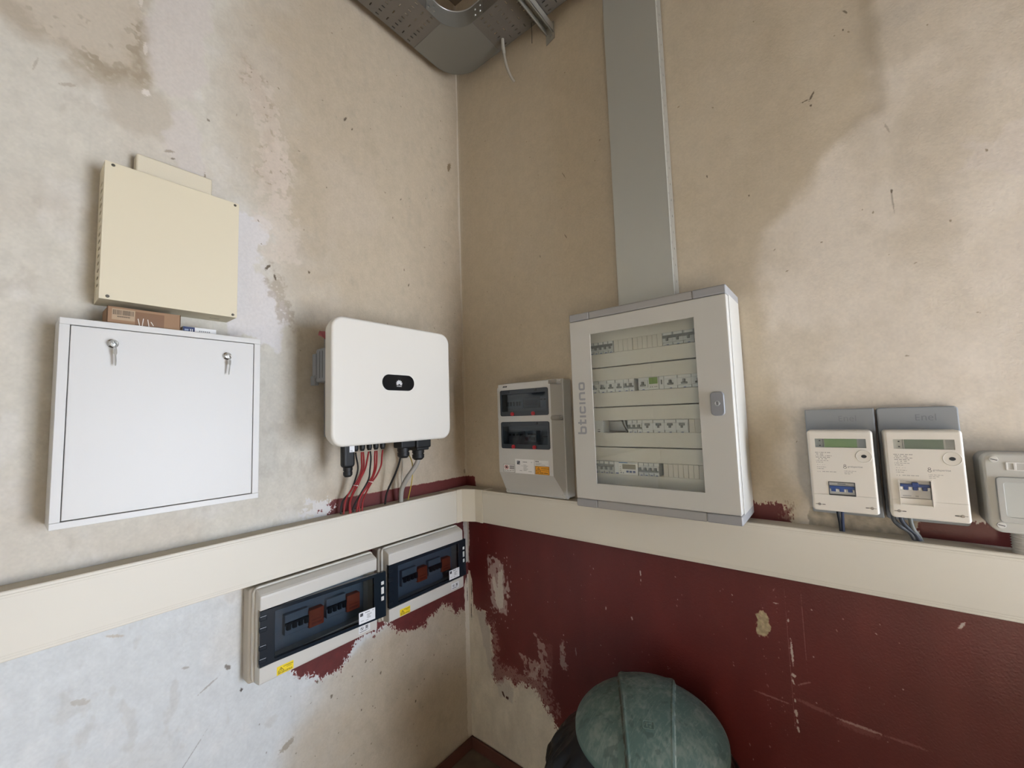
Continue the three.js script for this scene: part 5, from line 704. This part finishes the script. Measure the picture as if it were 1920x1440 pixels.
{
  const o = new THREE.Group(); o.name = 'tray_elbow'; o.position.y = TY; scene.add(o); tag(o, 'plain steel elbow joining the two perforated cable trays in the corner', 'cable tray');
  const a = tGap, b = tGap + tW, R = 0.155, r = 0.125, e = 0.352, s = new THREE.Shape();   // plan drawn as (x, -z)
  s.moveTo(e + 0.02, -a); s.lineTo(a + R, -a); s.absarc(a + R, -a - R, R, Math.PI / 2, Math.PI, false); s.lineTo(a, -e); s.lineTo(b, -e - 0.0); s.lineTo(b, -b - r); s.absarc(b + r, -b - r, r, Math.PI, Math.PI / 2, true); s.lineTo(e + 0.02, -b);
  part('base', ext(s, 0, 0.0015, 0, 1, 24).rotateX(-Math.PI / 2), trayElbow, o);
  const wall = (pts, h0, h1, m, n) => { const P = []; for (let i = 0; i < pts.length - 1; i++) { const [x0, z0] = pts[i], [x1, z1] = pts[i + 1], l = Math.hypot(x1 - x0, z1 - z0); P.push(box(l + 0.0008, h1 - h0, 0.0014).rotateY(-Math.atan2(z1 - z0, x1 - x0)).translate((x0 + x1) / 2, (h0 + h1) / 2, (z0 + z1) / 2)); } return part(n, P, m, o); };
  const arc = (cx, cz, rad, t0, t1, n = 24) => Array.from({ length: n + 1 }, (_, i) => { const t = t0 + ((t1 - t0) * i) / n; return [cx + rad * Math.cos(t), cz + rad * Math.sin(t)]; });
  wall([[b + 0.0022, b + r + 0.06], ...arc(b + r, b + r, r - 0.0022, Math.PI, 1.5 * Math.PI), [b + r + 0.06, b + 0.0022]], -0.002, 0.078, trayElbow, 'inner_wall');
  wall([[a, e], ...arc(a + R, a + R, R, Math.PI, 1.5 * Math.PI), [e + 0.02, a]], 0, 0.075, trayElbow, 'outer_wall');
  const lip = arc(b + r, b + r, r - 0.004, Math.PI, 1.5 * Math.PI).map(([x, z]) => [x, 0.079, z]);
  part('rolled_lip', tube([[b + 0.004, 0.079, b + r + 0.06], ...lip, [b + r + 0.06, 0.079, b + 0.004]], 0.0032, 60, 8), steel, o);
  const bolts = []; for (const y of [0.022, 0.05]) for (const t of [0.014, 0.045]) bolts.push(cylZ(0.005, 0.004, 0.004, b + r + t, y, b + 0.0028, 8), cylZ(0.005, 0.004, 0.004, 0, 0, 0, 8).rotateY(Math.PI / 2).translate(b + 0.0028, y, b + r + t));
  part('bolt', bolts, steel, o);
}
{
  const o = onRight('tray_bracket', 'galvanised channel bracket carrying the right cable tray on the wall', 'bracket', 0.643, 3.42), h = 0.041, hw = 0.0205;
  const s = rrShape(-hw, hw, 0, 0.34, 0.001); for (let i = 0; i < 5; i++) s.holes.push(rrShape(-0.0055, 0.0055, 0.03 + i * 0.06, 0.055 + i * 0.06, 0.005, new THREE.Path()));
  part('channel', [ext(s, 0.03, 0.032, 0, 1, 6).rotateX(Math.PI / 2).translate(0, 0.1, 0), box2(-hw, -hw + 0.002, 0.03, 0.07, 0.004, 0.34), box2(hw - 0.002, hw, 0.03, 0.07, 0.004, 0.34), box2(-hw, -hw + 0.007, 0.03, 0.032, 0.004, 0.34), box2(hw - 0.007, hw, 0.03, 0.032, 0.004, 0.34)], galvDull, o);
  part('foot_plate', ext(poly([[-hw - 0.003, -0.015], [hw + 0.003, 0.0], [hw + 0.003, 0.085], [-hw - 0.003, 0.085]]), 0, 0.005, 0.0008, 1), galvDull, o);
  part('bolt', cylZ(0.006, 0.005, 0.006, 0.008, 0.015, 0.005, 6), steel, o);
  cable([[0.585, 3.5, 0.075], [0.583, 3.47, 0.07], [0.58, 3.44, 0.066], [0.578, 3.4, 0.064]], 0.0014, mat(0x2a2825, 0.6), 'thin dark wire end hanging from the tray beside the bracket');
}
{
  const pts = [[0.425, TY + 0.02, 0.098], [0.424, TY - 0.02, 0.095], [0.42, 3.43, 0.082], [0.418, 3.38, 0.062], [0.42, 3.345, 0.035], [0.425, 3.325, 0.01]];
  const o = new THREE.Group(); o.name = 'grey_conduit'; scene.add(o); tag(o, 'grey flexible conduit hanging from the right cable tray beside the elbow', 'conduit');
  part('sleeve', tube(pts.slice(0, 3), 0.0085, 16, 14), mat(0xa29d92, 0.5), o); part('tail', tube(pts.slice(1), 0.0068, 30, 12), mat(0x9a9488, 0.5), o);
}

// ---------------------------------------------------------------- green bin with a domed lid, in a black bag
const BIN = { x: 1.063, z: 0.287, y: 0.655, r: 0.224 };
{
  const o = new THREE.Group(); o.name = 'rubbish_bin'; o.position.set(BIN.x, FLOOR, BIN.z); scene.add(o); tag(o, 'round green plastic bin with a dusty domed lid, standing against the red wall', 'bin');
  const dusty = dataTex(768, 768, (i, j) => {
    const u = i / 768, v = j / 768, a = fbm(u * 11, v * 11, 5), b = fbm(u * 55 + 7, v * 40, 4), c = sstep(0.38, 0.75, a * 0.55 + b * 0.45), st = sstep(0.62, 0.8, fbm(u * 110 + v * 60, v * 16 - u * 12, 3));
    let q = mix3([88, 112, 106], [128, 140, 132], c * 0.85); q = mix3(q, [150, 158, 150], st * 0.35); q = mix3(q, [58, 74, 71], sstep(0.62, 0.75, fbm(u * 20 + 50, v * 20, 4)) * 0.4);
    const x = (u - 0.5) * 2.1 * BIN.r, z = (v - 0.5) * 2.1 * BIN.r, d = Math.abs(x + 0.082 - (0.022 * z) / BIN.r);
    const d2 = Math.abs(x - 0.081 - (0.022 * -z) / BIN.r); q = mix3(q, [176, 186, 178], (1 - sstep(0.0008, 0.0028, d2)) * 0.7 * sstep(0.3, 0.5, fbm(u * 30 + 3, v * 30, 3)));   // lit crest of the other edge, its highlight painted as a pale line
    return mix3(q, [62, 54, 40], (1 - sstep(0.001, 0.005, d)) * 0.75 * sstep(0.25, 0.5, fbm(u * 40, v * 30, 3)));   // thin broken brown line along one edge of the raised band
  }, true);
  const Hb = BIN.y - FLOOR;
  part('body', new THREE.LatheGeometry([[0.0, 0], [0.165, 0], [0.172, 0.006], [0.205, Hb - 0.03], [0.212, Hb - 0.025], [0.212, Hb - 0.012]].map((p) => V2(...p)), 48), mat(0x3d564f, 0.5), o);
  const R = BIN.r, N = 300, M = 64, dome = 0.088, bandW = (t) => 0.08 + 0.022 * t, P = [], U = [], I = [];
  const sArr = []; for (let i = 0; i <= N; i++) sArr.push(-1 + (2 * i) / N);
  for (let j = 0; j <= M; j++) for (let i = 0; i <= N; i++) {
    const s = Math.sin((sArr[i] * Math.PI) / 2), t = Math.sin(((-1 + (2 * j) / M) * Math.PI) / 2);
    const x = R * s * Math.sqrt(1 - (t * t) / 2), z = R * t * Math.sqrt(1 - (s * s) / 2), q = Math.min(1, Math.hypot(x, z) / R);
    const bw = bandW(-z / R), edge = Math.abs(x) - bw, band = 0.0095 * (1 - sstep(-0.004, 0.0015, edge)) * (1 - sstep(0.985, 1, q)), rib = 0.003 * Math.exp(-(((edge + 0.005) / 0.003) ** 2)) * (1 - sstep(0.96, 1, q));
    const y = dome * Math.pow(Math.max(0, 1 - Math.pow(q, 2.3)), 0.72);
    P.push(x, y + band + rib, z); U.push(0.5 + x / (2.1 * R), 0.5 + z / (2.1 * R));
  }
  for (let j = 0; j < M; j++) for (let i = 0; i < N; i++) { const a = j * (N + 1) + i, b = a + 1, c = a + N + 1, d = c + 1; I.push(a, c, b, b, c, d); }
  const lg = new THREE.BufferGeometry(); lg.setAttribute('position', new THREE.Float32BufferAttribute(P, 3)); lg.setAttribute('uv', new THREE.Float32BufferAttribute(U, 2)); lg.setIndex(I); lg.computeVertexNormals();
  const lidG = new THREE.Group(); lidG.name = 'lid'; lidG.position.y = Hb; lidG.rotation.y = 0.39; o.add(lidG);
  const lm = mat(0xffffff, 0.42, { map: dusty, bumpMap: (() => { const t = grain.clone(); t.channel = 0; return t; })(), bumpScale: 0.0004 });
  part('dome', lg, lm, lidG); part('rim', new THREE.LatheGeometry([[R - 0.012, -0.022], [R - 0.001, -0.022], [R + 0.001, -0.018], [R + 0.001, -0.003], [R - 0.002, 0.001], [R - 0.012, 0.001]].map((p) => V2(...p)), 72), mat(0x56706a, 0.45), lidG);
  part('hinge_lug', [rb(-0.094, 0.094, -0.014, 0.029, -R + 0.006, -R + 0.05, 0.009)], mat(0x66756e, 0.5), lidG); part('hinge_slot', [rb(-0.066, -0.034, 0.0282, 0.0296, -R + 0.013, -R + 0.019, 0.0005, 1), rb(0.034, 0.066, 0.0282, 0.0296, -R + 0.013, -R + 0.019, 0.0005, 1)], mat(0x131615, 0.7), lidG, 'dark hinge slot');
  const yb = 0.088 + 0.0062; const em = part('emblem', [(() => { const s = rrShape(-0.016, 0.016, -0.012, 0.012, 0.005); s.holes.push(rrShape(-0.0142, 0.0142, -0.0102, 0.0102, 0.004, new THREE.Path())); return ext(s, 0, 0.0016).rotateX(-Math.PI / 2); })(), box2(-0.006, 0.007, 0, 0.0014, -0.006, -0.004), box2(-0.006, -0.003, 0, 0.0014, -0.004, 0.006), box2(0.002, 0.007, 0, 0.0014, 0.002, 0.0055)], mat(0x6f857d, 0.5), lidG); em.position.set(0, 0.0838, 0.115); em.rotation.x = 0.28;
}
{
  const N = 180, M = 34, P = [], I = [], Hb = BIN.y - FLOOR;
  for (let j = 0; j <= M; j++) for (let i = 0; i < N; i++) {
    const a = (i / N) * Math.PI * 2, v = j / M, ca = Math.cos(a), sa = Math.sin(a);
    const side = 0.5 + 0.5 * ca, puff = 0.03 + 0.075 * sstep(0.1, 0.9, -ca) + 0.035 * sstep(0.2, 0.9, ca) * (0.5 + 0.5 * sa) + 0.02 * vn(ca * 3 + 5, sa * 3 + 5);
    const shape = Math.sin(Math.min(1, v * 1.15) * Math.PI * 0.62);
    const pleat = (fbm(ca * 9 + 20, sa * 9 + v * 2.5, 4) - 0.5) * 0.05 + 0.016 * Math.abs(Math.sin(a * 21 + 4 * vn(ca * 4 + 9, v * 3 + sa))) * sstep(0, 0.3, v);
    let r = 0.214 + puff * shape + pleat * sstep(0.02, 0.3, v), y = Hb - 0.012 - v * 0.3 + (fbm(ca * 5, sa * 5 + 9, 3) - 0.5) * 0.05 * v;
    const z = Math.max(r * sa, -BIN.z + 0.012);
    P.push(r * ca, y, z);
  }
  for (let j = 0; j < M; j++) for (let i = 0; i < N; i++) { const a = j * N + i, b = j * N + ((i + 1) % N), c = a + N, d = b + N; I.push(a, b, c, b, d, c); }
  const g = new THREE.BufferGeometry(); g.setAttribute('position', new THREE.Float32BufferAttribute(P, 3)); g.setIndex(I); g.computeVertexNormals();
  const m = soloMesh('bin_bag', g, pmat(0x050506, 0.33, { specularIntensity: 0.6, side: THREE.DoubleSide }), 'crumpled glossy black bin bag folded over the rim of the green bin', 'bin bag');
  m.position.set(BIN.x, FLOOR, BIN.z);
}

for (const o of scene.children) if (o.isLight) o.castShadow = true;
renderer.render(scene, camera);
